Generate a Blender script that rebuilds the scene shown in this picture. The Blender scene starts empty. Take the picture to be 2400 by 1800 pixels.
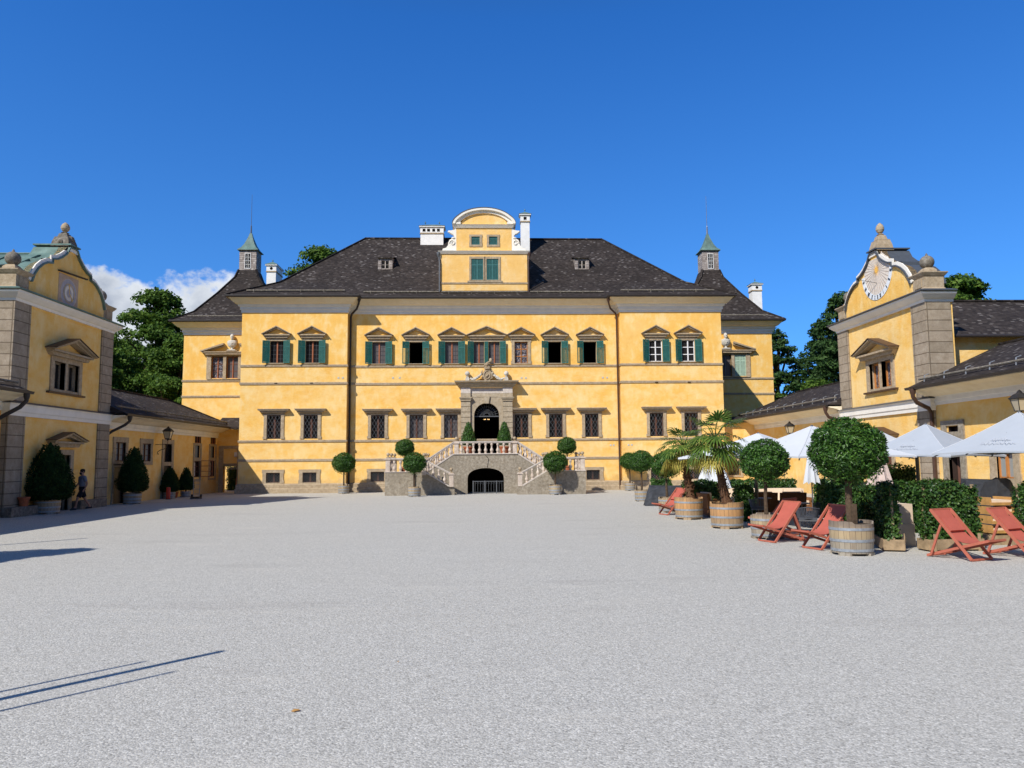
import bpy, bmesh, math, random
import numpy as np
from mathutils import Vector, Matrix
R=math.radians; PI=math.pi
random.seed(7); rng=np.random.default_rng(7)
SC=bpy.context.scene; COL=SC.collection
# ---------------------------------------------------------------- camera
YAW,PITCH,ROLL=R(1.9),R(5.75),R(-0.465)
cy,sy,cp,sp=math.cos(YAW),math.sin(YAW),math.cos(PITCH),math.sin(PITCH)
fw=Vector((sy*cp,cy*cp,sp)); r0=Vector((cy,-sy,0)); u0=r0.cross(fw)
rt=math.cos(ROLL)*r0+math.sin(ROLL)*u0; up=-math.sin(ROLL)*r0+math.cos(ROLL)*u0
cam=bpy.data.cameras.new('camera'); co=bpy.data.objects.new('camera',cam); COL.objects.link(co)
co.matrix_world=Matrix(((rt.x,up.x,-fw.x,0),(rt.y,up.y,-fw.y,0),(rt.z,up.z,-fw.z,2.0),(0,0,0,1)))
cam.sensor_width=36; cam.lens=1790*36/2400; cam.clip_start=.1; cam.clip_end=3000
SC.camera=co
SC.view_settings.view_transform='Standard'; SC.view_settings.look='None'; SC.view_settings.exposure=0.0
# ---------------------------------------------------------------- sun and sky
AZ,EL=R(40.5),R(41.2)            # light travels towards +X +Y, sun stands behind the left shoulder
sd=Vector((-math.sin(AZ)*math.cos(EL),-math.cos(AZ)*math.cos(EL),math.sin(EL)))
sun=bpy.data.lights.new('sun','SUN'); sun.energy=5.0; sun.angle=R(.5); sun.color=(1,.955,.88)
so=bpy.data.objects.new('sun',sun); COL.objects.link(so); so.rotation_euler=sd.to_track_quat('Z','Y').to_euler()
W=bpy.data.worlds.new('World'); SC.world=W; W.use_nodes=True
def world():
    nt=W.node_tree; N=nt.nodes; L=nt.links; N.clear()
    def n(t,**k):
        x=N.new(t)
        for a,b in k.items(): setattr(x,a,b)
        return x
    def m(op,a,b=None,c=None,clamp=False):
        x=n('ShaderNodeMath',operation=op,use_clamp=clamp)
        for i,v in enumerate((a,b,c)):
            if v is None: continue
            if isinstance(v,(int,float)): x.inputs[i].default_value=v
            else: L.new(v,x.inputs[i])
        return x.outputs[0]
    sky=n('ShaderNodeTexSky',sky_type='NISHITA',sun_disc=False); sky.sun_elevation=EL; sky.sun_rotation=math.atan2(sd.x,sd.y)
    sky.altitude=400; sky.air_density=1.0; sky.dust_density=.35; sky.ozone_density=2.2
    tc=n('ShaderNodeTexCoord')
    lift=n('ShaderNodeVectorMath',operation='MULTIPLY_ADD'); lift.inputs[1].default_value=(1,1,.86); lift.inputs[2].default_value=(0,0,.17); L.new(tc.outputs['Generated'],lift.inputs[0])
    nrm=n('ShaderNodeVectorMath',operation='NORMALIZE'); L.new(lift.outputs[0],nrm.inputs[0]); L.new(nrm.outputs[0],sky.inputs[0])
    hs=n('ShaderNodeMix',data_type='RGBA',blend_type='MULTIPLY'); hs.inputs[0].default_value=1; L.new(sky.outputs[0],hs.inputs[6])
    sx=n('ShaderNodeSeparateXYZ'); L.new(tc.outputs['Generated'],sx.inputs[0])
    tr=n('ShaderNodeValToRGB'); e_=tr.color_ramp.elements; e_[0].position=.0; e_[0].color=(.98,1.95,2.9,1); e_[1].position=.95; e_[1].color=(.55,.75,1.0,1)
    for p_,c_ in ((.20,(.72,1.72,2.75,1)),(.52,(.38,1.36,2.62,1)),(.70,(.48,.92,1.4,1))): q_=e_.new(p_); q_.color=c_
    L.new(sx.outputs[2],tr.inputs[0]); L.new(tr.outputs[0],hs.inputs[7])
    sp=n('ShaderNodeSeparateXYZ'); L.new(tc.outputs['Generated'],sp.inputs[0])
    az=m('ARCTAN2',sp.outputs[0],sp.outputs[1]); el=m('ARCSINE',sp.outputs[2])
    mp=n('ShaderNodeMapping'); mp.inputs['Scale'].default_value=(1,1,1.35); L.new(tc.outputs['Generated'],mp.inputs[0])
    no=n('ShaderNodeTexNoise'); no.inputs['Scale'].default_value=17; no.inputs['Detail'].default_value=10; no.inputs['Roughness'].default_value=.56; no.inputs['Distortion'].default_value=.08; L.new(mp.outputs[0],no.inputs[0])
    nb=n('ShaderNodeTexNoise'); nb.inputs['Scale'].default_value=6.2; nb.inputs['Detail'].default_value=2; L.new(mp.outputs[0],nb.inputs[0])
    # cloud top follows the azimuth: full between -29 and -14 degrees
    da=m('ABSOLUTE',m('ADD',az,R(21.8)))
    side=m('MULTIPLY',m('MAXIMUM',m('SUBTRACT',da,R(8.0)),0),2.2)
    top=m('SUBTRACT',m('SUBTRACT',R(12.9),el),side)
    d=m('ADD',m('MULTIPLY',top,9.5),m('ADD',m('MULTIPLY',m('SUBTRACT',no.outputs[0],.5),2.1),m('MULTIPLY',m('SUBTRACT',nb.outputs[0],.5),1.3)))
    mask=m('SMOOTHSTEP',d,0,.42) if False else None
    mr=n('ShaderNodeMapRange',interpolation_type='SMOOTHSTEP'); L.new(d,mr.inputs[0]); mr.inputs[1].default_value=0; mr.inputs[2].default_value=.30; mr.inputs[3].default_value=0; mr.inputs[4].default_value=.94
    no2=n('ShaderNodeTexNoise'); no2.inputs['Scale'].default_value=11; no2.inputs['Detail'].default_value=6; L.new(mp.outputs[0],no2.inputs[0])
    sh=m('ADD',m('MULTIPLY',d,-.55),m('MULTIPLY',no2.outputs[0],1.25))
    cr=n('ShaderNodeValToRGB'); cr.color_ramp.elements[0].position=.12; cr.color_ramp.elements[0].color=(5.6,6.2,7.2,1); cr.color_ramp.elements[1].position=.60; cr.color_ramp.elements[1].color=(11.4,11.8,12.2,1)
    L.new(sh,cr.inputs[0])
    # dim warm band added behind the viewpoint, like park trees, to cut blue fill
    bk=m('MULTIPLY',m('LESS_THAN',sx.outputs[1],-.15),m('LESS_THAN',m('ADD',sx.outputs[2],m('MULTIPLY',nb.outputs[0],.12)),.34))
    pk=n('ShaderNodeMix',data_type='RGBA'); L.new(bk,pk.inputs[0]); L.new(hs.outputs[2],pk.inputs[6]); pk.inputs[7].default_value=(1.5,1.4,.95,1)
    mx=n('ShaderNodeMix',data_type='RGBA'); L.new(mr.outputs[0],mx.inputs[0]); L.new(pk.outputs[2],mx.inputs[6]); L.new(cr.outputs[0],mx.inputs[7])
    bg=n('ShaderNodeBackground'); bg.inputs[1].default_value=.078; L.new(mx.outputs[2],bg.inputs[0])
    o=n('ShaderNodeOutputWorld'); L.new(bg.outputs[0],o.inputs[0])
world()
# ---------------------------------------------------------------- materials
class NT:
    def __init__(s,name,rough=.8,spec=.3):
        s.m=bpy.data.materials.new(name); s.m.use_nodes=True; s.nt=s.m.node_tree; s.N=s.nt.nodes; s.L=s.nt.links
        s.b=s.N['Principled BSDF']; s.b.inputs['Roughness'].default_value=rough; s.b.inputs['Specular IOR Level'].default_value=spec
    def n(s,t,**k):
        x=s.N.new(t)
        for a,b in k.items(): setattr(x,a,b)
        return x
    def c(s,src,dst):
        s.L.new(src,dst)
    def set(s,node,i,v):
        if hasattr(v,'is_linked') or hasattr(v,'links'): s.L.new(v,node.inputs[i])
        else: node.inputs[i].default_value=v
    def math(s,op,a,b=0,c=None):
        x=s.n('ShaderNodeMath',operation=op); s.set(x,0,a); s.set(x,1,b)
        if c is not None: s.set(x,2,c)
        return x.outputs[0]
    def obj(s): return s.n('ShaderNodeTexCoord').outputs['Object']
    def pos(s): return s.n('ShaderNodeNewGeometry').outputs['Position']
    def uv(s): return s.n('ShaderNodeTexCoord').outputs['UV']
    def noise(s,vec,scale,detail=4,rough=.5,dist=0):
        x=s.n('ShaderNodeTexNoise'); s.c(vec,x.inputs[0]); x.inputs['Scale'].default_value=scale; x.inputs['Detail'].default_value=detail; x.inputs['Roughness'].default_value=rough; x.inputs['Distortion'].default_value=dist
        return x.outputs[0]
    def vor(s,vec,scale,feature='F1',out='Color'):
        x=s.n('ShaderNodeTexVoronoi',feature=feature); s.c(vec,x.inputs[0]); x.inputs['Scale'].default_value=scale; return x.outputs[out]
    def ramp(s,v,stops,interp='LINEAR'):
        x=s.n('ShaderNodeValToRGB'); x.color_ramp.interpolation=interp; e=x.color_ramp.elements
        while len(e)<len(stops): e.new(.5)
        for q,(p,c) in zip(e,stops): q.position=p; q.color=(c[0],c[1],c[2],1)
        s.c(v,x.inputs[0]); return x.outputs[0]
    def mix(s,f,a,b,mode='MIX'):
        x=s.n('ShaderNodeMix',data_type='RGBA',blend_type=mode); s.set(x,0,f)
        for i,v in ((6,a),(7,b)):
            if isinstance(v,tuple): x.inputs[i].default_value=(v[0],v[1],v[2],1)
            else: s.c(v,x.inputs[i])
        return x.outputs[2]
    def map(s,vec,scale):
        x=s.n('ShaderNodeMapping'); s.c(vec,x.inputs[0]); x.inputs['Scale'].default_value=scale; return x.outputs[0]
    def col(s,v):
        if isinstance(v,tuple): s.b.inputs['Base Color'].default_value=(v[0],v[1],v[2],1)
        else: s.c(v,s.b.inputs['Base Color'])
    def bump(s,h,strength=.3,dist=.02):
        x=s.n('ShaderNodeBump'); s.c(h,x.inputs['Height']); x.inputs['Strength'].default_value=strength; x.inputs['Distance'].default_value=dist; s.c(x.outputs[0],s.b.inputs['Normal'])
MAT={}
def simple(name,c,rough=.7,spec=.3,metal=0,var=.12,scale=6,bump=.0):
    k=NT(name,rough,spec); k.b.inputs['Metallic'].default_value=metal
    nz=k.noise(k.obj(),scale,5,.6)
    lo=tuple(x*(1-var) for x in c); hi=tuple(min(1,x*(1+var)) for x in c)
    k.col(k.ramp(nz,[(.3,lo),(.7,hi)]))
    if bump: k.bump(k.noise(k.obj(),scale*6,4,.6),bump,.01)
    MAT[name]=k.m; return k.m
def plaster(name,c,pale,deep,wet=True):
    k=NT(name,.88,.15); P=k.pos()
    a=k.noise(P,.9,6,.6); b=k.noise(k.map(P,(1,1,.45)),3.2,6,.65); g=k.noise(P,.35,3,.5)
    col=k.ramp(k.math('ADD',k.math('MULTIPLY',a,.55),k.math('MULTIPLY',b,.45)),[(.36,deep),(.5,c),(.62,pale)])
    streak=k.noise(k.map(P,(7,7,.35)),1,5,.7)
    col=k.mix(k.ramp(streak,[(.58,(0,0,0)),(.75,(.30,.30,.30))]),col,tuple(x*.82 for x in c))
    col=k.mix(k.ramp(g,[(.55,(0,0,0)),(.75,(.5,.5,.5))]),col,pale)
    zz=k.n('ShaderNodeSeparateXYZ'); k.c(P,zz.inputs[0])
    old=k.math('ADD',k.math('MULTIPLY',k.math('LESS_THAN',zz.outputs[2],8.3),.16),k.noise(k.map(P,(1,1,1.6)),1.5,6,.65))
    col=k.mix(k.ramp(old,[(.56,(0,0,0)),(.82,(.75,.75,.75))]),col,pale)
    sp_=k.math('ADD',zz.outputs[2],k.math('MULTIPLY',k.noise(k.map(P,(1,1,.3)),2.5,5,.7),-1.6))
    col=k.mix(k.ramp(sp_,[(.0,(.40,.40,.40)),(.25,(0,0,0))]),col,(.52,.36,.17))
    k.col(col)
    h=k.math('ADD',k.math('MULTIPLY',k.noise(P,2.2,5,.6),.7),k.math('MULTIPLY',k.noise(k.map(P,(1,1,2.2)),6,6,.6),.5))
    k.bump(h,.55,.06); MAT[name]=k.m
plaster('plaster_yellow',(.88,.53,.140),(.90,.64,.28),(.85,.465,.10))
plaster('plaster_gable',(.86,.54,.185),(.87,.62,.30),(.83,.49,.14))
plaster('plaster_cream',(.86,.74,.52),(.90,.80,.60),(.80,.68,.46))
def stone(name,a,b,c,scale=5,blocks=None):
    k=NT(name,.9,.15); P=k.pos()
    n1=k.noise(P,scale,8,.7); n2=k.noise(P,scale*7,4,.7); n3=k.noise(P,.8,4,.6)
    col=k.ramp(n1,[(.32,a),(.5,b),(.68,c)])
    col=k.mix(k.ramp(n2,[(.56,(0,0,0)),(.66,(.55,.55,.55))]),col,tuple(x*.45 for x in a))
    col=k.mix(k.ramp(n3,[(.45,(0,0,0)),(.7,(.6,.6,.6))]),col,tuple(x*.75 for x in b))
    h=k.math('ADD',n1,k.math('MULTIPLY',n2,.5))
    if blocks:
        br=k.n('ShaderNodeTexBrick'); k.c(k.uv(),br.inputs[0]); br.inputs['Scale'].default_value=1; br.inputs['Brick Width'].default_value=blocks[0]; br.inputs['Row Height'].default_value=blocks[1]; br.inputs['Mortar Size'].default_value=.02; br.offset=blocks[2]
        br.inputs['Color1'].default_value=(1,1,1,1); br.inputs['Color2'].default_value=(.82,.82,.80,1); br.inputs['Mortar'].default_value=(.45,.43,.40,1)
        col=k.mix(1.0,col,br.outputs['Color'],'MULTIPLY'); h=k.math('SUBTRACT',h,k.math('MULTIPLY',br.outputs['Fac'],2.2))
    k.col(col); k.bump(h,.5,.02); MAT[name]=k.m
stone('stone_trim',(.31,.23,.145),(.43,.335,.22),(.54,.44,.31),6)
stone('stone_pale',(.50,.43,.36),(.60,.53,.46),(.69,.62,.55),5)
stone('stone_wall',(.19,.155,.11),(.31,.265,.20),(.44,.39,.31),7)
stone('stone_quoin',(.30,.235,.165),(.385,.31,.225),(.47,.395,.30),4,(3.0,.45,0))
stone('stone_portal',(.33,.26,.175),(.44,.36,.25),(.54,.46,.34),5)
stone('stone_marble',(.46,.36,.28),(.60,.50,.41),(.70,.62,.52),5)
stone('stone_dark',(.10,.085,.065),(.20,.175,.14),(.34,.31,.26),8)
stone('stone_white',(.48,.44,.37),(.62,.58,.50),(.72,.68,.60),6)
def shingle(name,stops,w=.22,h=.14):
    k=NT(name,.85,.2); s=k.n('ShaderNodeSeparateXYZ'); k.c(k.uv(),s.inputs[0])
    v=k.math('DIVIDE',s.outputs[1],h); row=k.math('FLOOR',v); u=k.math('ADD',k.math('DIVIDE',s.outputs[0],w),k.math('MULTIPLY',row,.37))
    cell=k.n('ShaderNodeCombineXYZ'); k.c(k.math('FLOOR',u),cell.inputs[0]); k.c(row,cell.inputs[1])
    wn=k.n('ShaderNodeTexWhiteNoise',noise_dimensions='2D'); k.c(cell.outputs[0],wn.inputs[0])
    col=k.ramp(wn.outputs[0],stops)
    big=k.noise(k.pos(),.55,6,.65)
    col=k.mix(k.ramp(big,[(.42,(0,0,0)),(.7,(.75,.75,.75))]),col,tuple(x*.55 for x in stops[1][1]))
    fv=k.math('FRACT',v); fu=k.math('FRACT',u)
    hh=k.math('ADD',k.math('MULTIPLY',wn.outputs[0],.8),k.math('MULTIPLY',k.math('SUBTRACT',1,fv),1.0))
    ln=k.math('LESS_THAN',fv,.13)
    col=k.mix(k.math('MULTIPLY',ln,.55),col,(.012,.01,.01))
    k.col(col); k.bump(hh,.8,.03); MAT[name]=k.m
shingle('shingle_roof',[(0,(.024,.019,.017)),(.4,(.042,.033,.029)),(.90,(.062,.050,.044)),(.96,(.12,.105,.095)),(1,(.20,.18,.17))],.17,.11)
shingle('shingle_grey',[(0,(.24,.20,.17)),(.5,(.34,.29,.26)),(.8,(.42,.37,.33)),(1,(.50,.45,.41))],.16,.18)
def copper():
    k=NT('copper_green',.6,.3); P=k.pos(); a=k.noise(P,1.6,6,.65); b=k.noise(k.map(P,(3,3,.4)),2,5,.7)
    k.col(k.mix(k.ramp(b,[(.5,(0,0,0)),(.75,(.6,.6,.6))]),k.ramp(a,[(.3,(.085,.14,.12)),(.55,(.14,.225,.195)),(.75,(.20,.30,.26))]),(.07,.09,.08))); k.bump(a,.1,.01); MAT['copper_green']=k.m
copper()
simple('metal_dark',(.035,.028,.025),.5,.4); simple('metal_brown',(.07,.035,.022),.5,.4)
simple('metal_flash',(.10,.11,.12),.45,.4,.3); simple('metal_slate',(.075,.085,.10),.5,.4)
simple('metal_grey',(.14,.145,.15),.45,.5,.3); simple('metal_galv',(.34,.37,.40),.5,.4,.4,.25,14)
simple('white_trim',(.86,.81,.71),.8,.2,0,.06,2,.15); simple('white_paint',(.8,.79,.76),.6); simple('chimney_white',(.83,.82,.79),.85,.1,0,.08,3,.2)
simple('casement_red',(.34,.115,.05),.6); simple('casement_brown',(.12,.05,.03),.6); simple('casement_dark',(.045,.032,.026),.6); simple('wood_orange',(.50,.20,.055),.55)
simple('louver_green',(.022,.125,.108),.55,.3,0,.2,4); simple('louver_pale',(.42,.56,.43),.6,.3,0,.12,4); simple('louver_blue',(.045,.155,.15),.6)
simple('iron_black',(.025,.025,.028),.5,.4); simple('iron_grey',(.11,.115,.12),.5,.4)
simple('void_dark',(.012,.010,.009),.9,.05); simple('wall_inner',(.05,.032,.026),.9,.1)
simple('terracotta',(.42,.13,.06),.8,.2,0,.25,9); simple('soil',(.05,.035,.02),.95)
simple('bark',(.095,.065,.042),.95,.1,0,.4,14,.6); simple('bark_pale',(.25,.20,.145),.95,.1,0,.3,14,.5)
simple('fabric_coral',(.45,.115,.082),.85,.1,0,.07,5); simple('wood_coral',(.46,.135,.085),.6,.25,0,.1,8)
simple('canopy_white',(.60,.62,.64),.85,.1,0,.03,1.5,.0); simple('canopy_grey',(.40,.43,.465),.85,.1,0,.04,1.5,.0); simple('canopy_beige',(.58,.46,.40),.85,.1); simple('canopy_print',(.50,.52,.56),.8)
simple('cushion_cream',(.78,.62,.45),.85,.1,0,.06,4,.1); simple('wicker_brown',(.22,.095,.035),.7,.2,0,.3,30,.4); simple('rope_grey',(.085,.09,.105),.75,.2); simple('teak',(.50,.27,.085),.65,.2,0,.2,10)
simple('planter_wood',(.36,.26,.155),.8,.2,0,.3,7,.3); simple('skin',(.42,.22,.15),.6,.3); simple('hair',(.03,.018,.012),.8); simple('shirt',(.20,.21,.25),.9,.1); simple('shorts',(.02,.02,.024),.9,.1); simple('shoe',(.03,.03,.035),.7)
simple('red_paint',(.55,.05,.03),.5); simple('rubber',(.02,.02,.02),.7); simple('tarp',(.045,.048,.055),.7,.2,0,.3,5); simple('steel_tube',(.35,.34,.32),.5,.4,.3); simple('gold_paint',(.80,.52,.16),.6); simple('dial_blue',(.40,.37,.38),.8); simple('dial_pink',(.50,.36,.25),.85); simple('dial_cream',(.74,.66,.56),.8); simple('dial_tan',(.46,.37,.30),.85); simple('dial_sun',(.90,.50,.10),.8); simple('dial_ring',(.74,.77,.78),.8); simple('ink_black',(.04,.045,.06),.8); simple('curtain',(.62,.62,.64),.9); simple('paper_white',(.7,.7,.68),.8)
def glass(name,c,rough=.06,spec=.9):
    k=NT(name,rough,spec); k.col(c); k.bump(k.noise(k.pos(),1.3,2,.5),.06,.05); MAT[name]=k.m
glass('pane_glass',(.018,.017,.018),.08,.35); glass('pane_grey',(.12,.105,.105),.2,.35); glass('lamp_glass',(.52,.44,.30),.25,.5); glass('pane_curtain',(.30,.32,.30),.2,.5)
def lit(name,c,s):
    k=NT(name); k.b.inputs['Emission Color'].default_value=(*c,1); k.b.inputs['Emission Strength'].default_value=s; k.col(c); MAT[name]=k.m
lit('bulb',(1,.62,.25),3.0)
def lattice():
    k=NT('lattice_glass',.3,.5); P=k.uv(); v=k.vor(P,17,'DISTANCE_TO_EDGE','Distance'); c=k.vor(P,17)
    s=k.n('ShaderNodeSeparateColor'); k.c(c,s.inputs[0])
    col=k.ramp(s.outputs[0],[(0,(.03,.035,.055)),(.4,(.09,.10,.15)),(.6,(.35,.33,.36)),(1,(.50,.46,.48))],'CONSTANT')
    k.col(k.mix(k.math('LESS_THAN',v,.10),col,(.10,.07,.055))); MAT['lattice_glass']=k.m
lattice()
def wood_barrel(name,stops):
    k=NT(name,.75,.2); t=k.n('ShaderNodeSeparateXYZ'); k.c(k.obj(),t.inputs[0])
    a=k.math('MULTIPLY',k.math('ARCTAN2',t.outputs[1],t.outputs[0]),24/(2*PI)); f=k.math('FLOOR',a)
    wn=k.n('ShaderNodeTexWhiteNoise',noise_dimensions='1D'); k.c(f,wn.inputs['W'])
    zc=k.math('ADD',k.math('DIVIDE',t.outputs[2],.72),k.math('MULTIPLY',k.math('SUBTRACT',k.noise(k.obj(),5,4,.6),.5),.22))
    base=k.ramp(zc,stops)
    base=k.mix(k.math('MULTIPLY',wn.outputs[0],.45),base,(.20,.13,.075))
    g=k.noise(k.map(k.obj(),(14,14,1.5)),1.5,5,.7); base=k.mix(k.ramp(g,[(.5,(0,0,0)),(.7,(.45,.45,.45))]),base,(.14,.10,.07))
    gap=k.math('LESS_THAN',k.math('FRACT',a),.05); base=k.mix(gap,base,(.05,.035,.025))
    k.col(base); k.bump(g,.3,.01); MAT[name]=k.m
wood_barrel('barrel_new',[(0,(.42,.32,.21)),(.38,(.44,.30,.17)),(.52,(.58,.31,.125)),(.8,(.60,.33,.14)),(1,(.45,.27,.13))])
wood_barrel('barrel_old',[(0,(.36,.33,.27)),(.4,(.38,.33,.25)),(.55,(.47,.36,.21)),(.72,(.46,.35,.21)),(.85,(.26,.21,.16)),(1,(.20,.17,.14))])
def leafmat(name,stops,rough=.45,trans=.25,spec=.35):
    k=NT(name,rough,spec); g=k.n('ShaderNodeNewGeometry'); o=k.n('ShaderNodeObjectInfo')
    big=k.noise(k.pos(),1.1,3,.6)
    v=k.math('ADD',k.math('MULTIPLY',g.outputs['Random Per Island'],.6),k.math('MULTIPLY',big,.4))
    c=k.ramp(v,stops); k.col(c)
    tr=k.n('ShaderNodeBsdfTranslucent'); k.c(c,tr.inputs[0]); mx=k.n('ShaderNodeMixShader'); mx.inputs[0].default_value=trans
    k.c(k.b.outputs[0],mx.inputs[1]); k.c(tr.outputs[0],mx.inputs[2]); k.c(mx.outputs[0],k.N['Material Output'].inputs[0]); MAT[name]=k.m
leafmat('leaf_laurel',[(.15,(.018,.055,.009)),(.5,(.05,.13,.018)),(.8,(.10,.21,.03)),(.95,(.20,.30,.055))],.38,.2,.4)
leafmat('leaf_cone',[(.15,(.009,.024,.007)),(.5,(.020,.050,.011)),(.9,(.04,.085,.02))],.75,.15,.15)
leafmat('leaf_beech',[(.2,(.032,.075,.012)),(.5,(.08,.155,.022)),(.8,(.14,.225,.032)),(.95,(.24,.26,.05))],.6,.3,.2)
leafmat('leaf_fir',[(.2,(.018,.048,.014)),(.5,(.042,.092,.024)),(.85,(.075,.14,.034))],.6,.25,.2)
leafmat('leaf_ivy',[(.15,(.018,.048,.010)),(.5,(.04,.105,.018)),(.8,(.09,.17,.03)),(.93,(.22,.20,.05))],.42,.25,.35)
leafmat('leaf_palm',[(.15,(.05,.10,.018)),(.5,(.11,.19,.03)),(.8,(.22,.28,.045)),(.95,(.42,.36,.06))],.45,.3,.35)
leafmat('leaf_palm_dry',[(.2,(.34,.26,.05)),(.6,(.42,.38,.07)),(.95,(.30,.17,.05))],.6,.3,.2)
def fibre():
    k=NT('palm_fibre',.95,.1); n=k.noise(k.map(k.obj(),(9,9,22)),1.6,6,.75); k.col(k.ramp(n,[(.3,(.05,.025,.014)),(.5,(.15,.075,.040)),(.7,(.30,.19,.12))])); k.bump(n,1,.05); MAT['palm_fibre']=k.m
fibre()
def gravel():
    k=NT('gravel',.92,.12); P=k.pos()
    c1=k.vor(P,78); s1=k.n('ShaderNodeSeparateColor'); k.c(c1,s1.inputs[0])
    c2=k.vor(P,50); s2=k.n('ShaderNodeSeparateColor'); k.c(c2,s2.inputs[0])
    v=k.math('ADD',k.math('MULTIPLY',s1.outputs[0],.6),k.math('MULTIPLY',s2.outputs[1],.4))
    col=k.ramp(v,[(.08,(.27,.259,.232)),(.3,(.405,.39,.35)),(.6,(.50,.482,.434)),(.92,(.69,.665,.60))])
    big=k.noise(P,.22,5,.6); mid=k.noise(k.map(P,(.35,1.4,1)),.9,5,.65)
    col=k.mix(k.ramp(big,[(.35,(.12,.12,.12)),(.65,(0,0,0))]),col,(.50,.46,.38))
    col=k.mix(k.ramp(mid,[(.58,(0,0,0)),(.75,(.4,.4,.4))]),col,(.62,.58,.50))
    tr=k.noise(k.map(P,(.25,1.1,1)),.55,6,.7); col=k.mix(k.ramp(tr,[(.57,(0,0,0)),(.70,(.45,.45,.45))]),col,(.36,.335,.30))
    tan=k.noise(P,2.6,4,.6); col=k.mix(k.ramp(tan,[(.70,(0,0,0)),(.78,(.35,.35,.35))]),col,(.60,.49,.36))
    k.col(col)
    d1=k.vor(P,78,'F1','Distance'); d2=k.vor(P,50,'F1','Distance')
    h=k.math('ADD',k.math('ADD',k.math('MULTIPLY',d1,-.5),k.math('MULTIPLY',d2,-.7)),k.math('MULTIPLY',k.noise(P,30,4,.7),.5))
    k.bump(h,.38,.014); MAT['gravel']=k.m
gravel()
simple('grass',(.05,.09,.025),.9)
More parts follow.
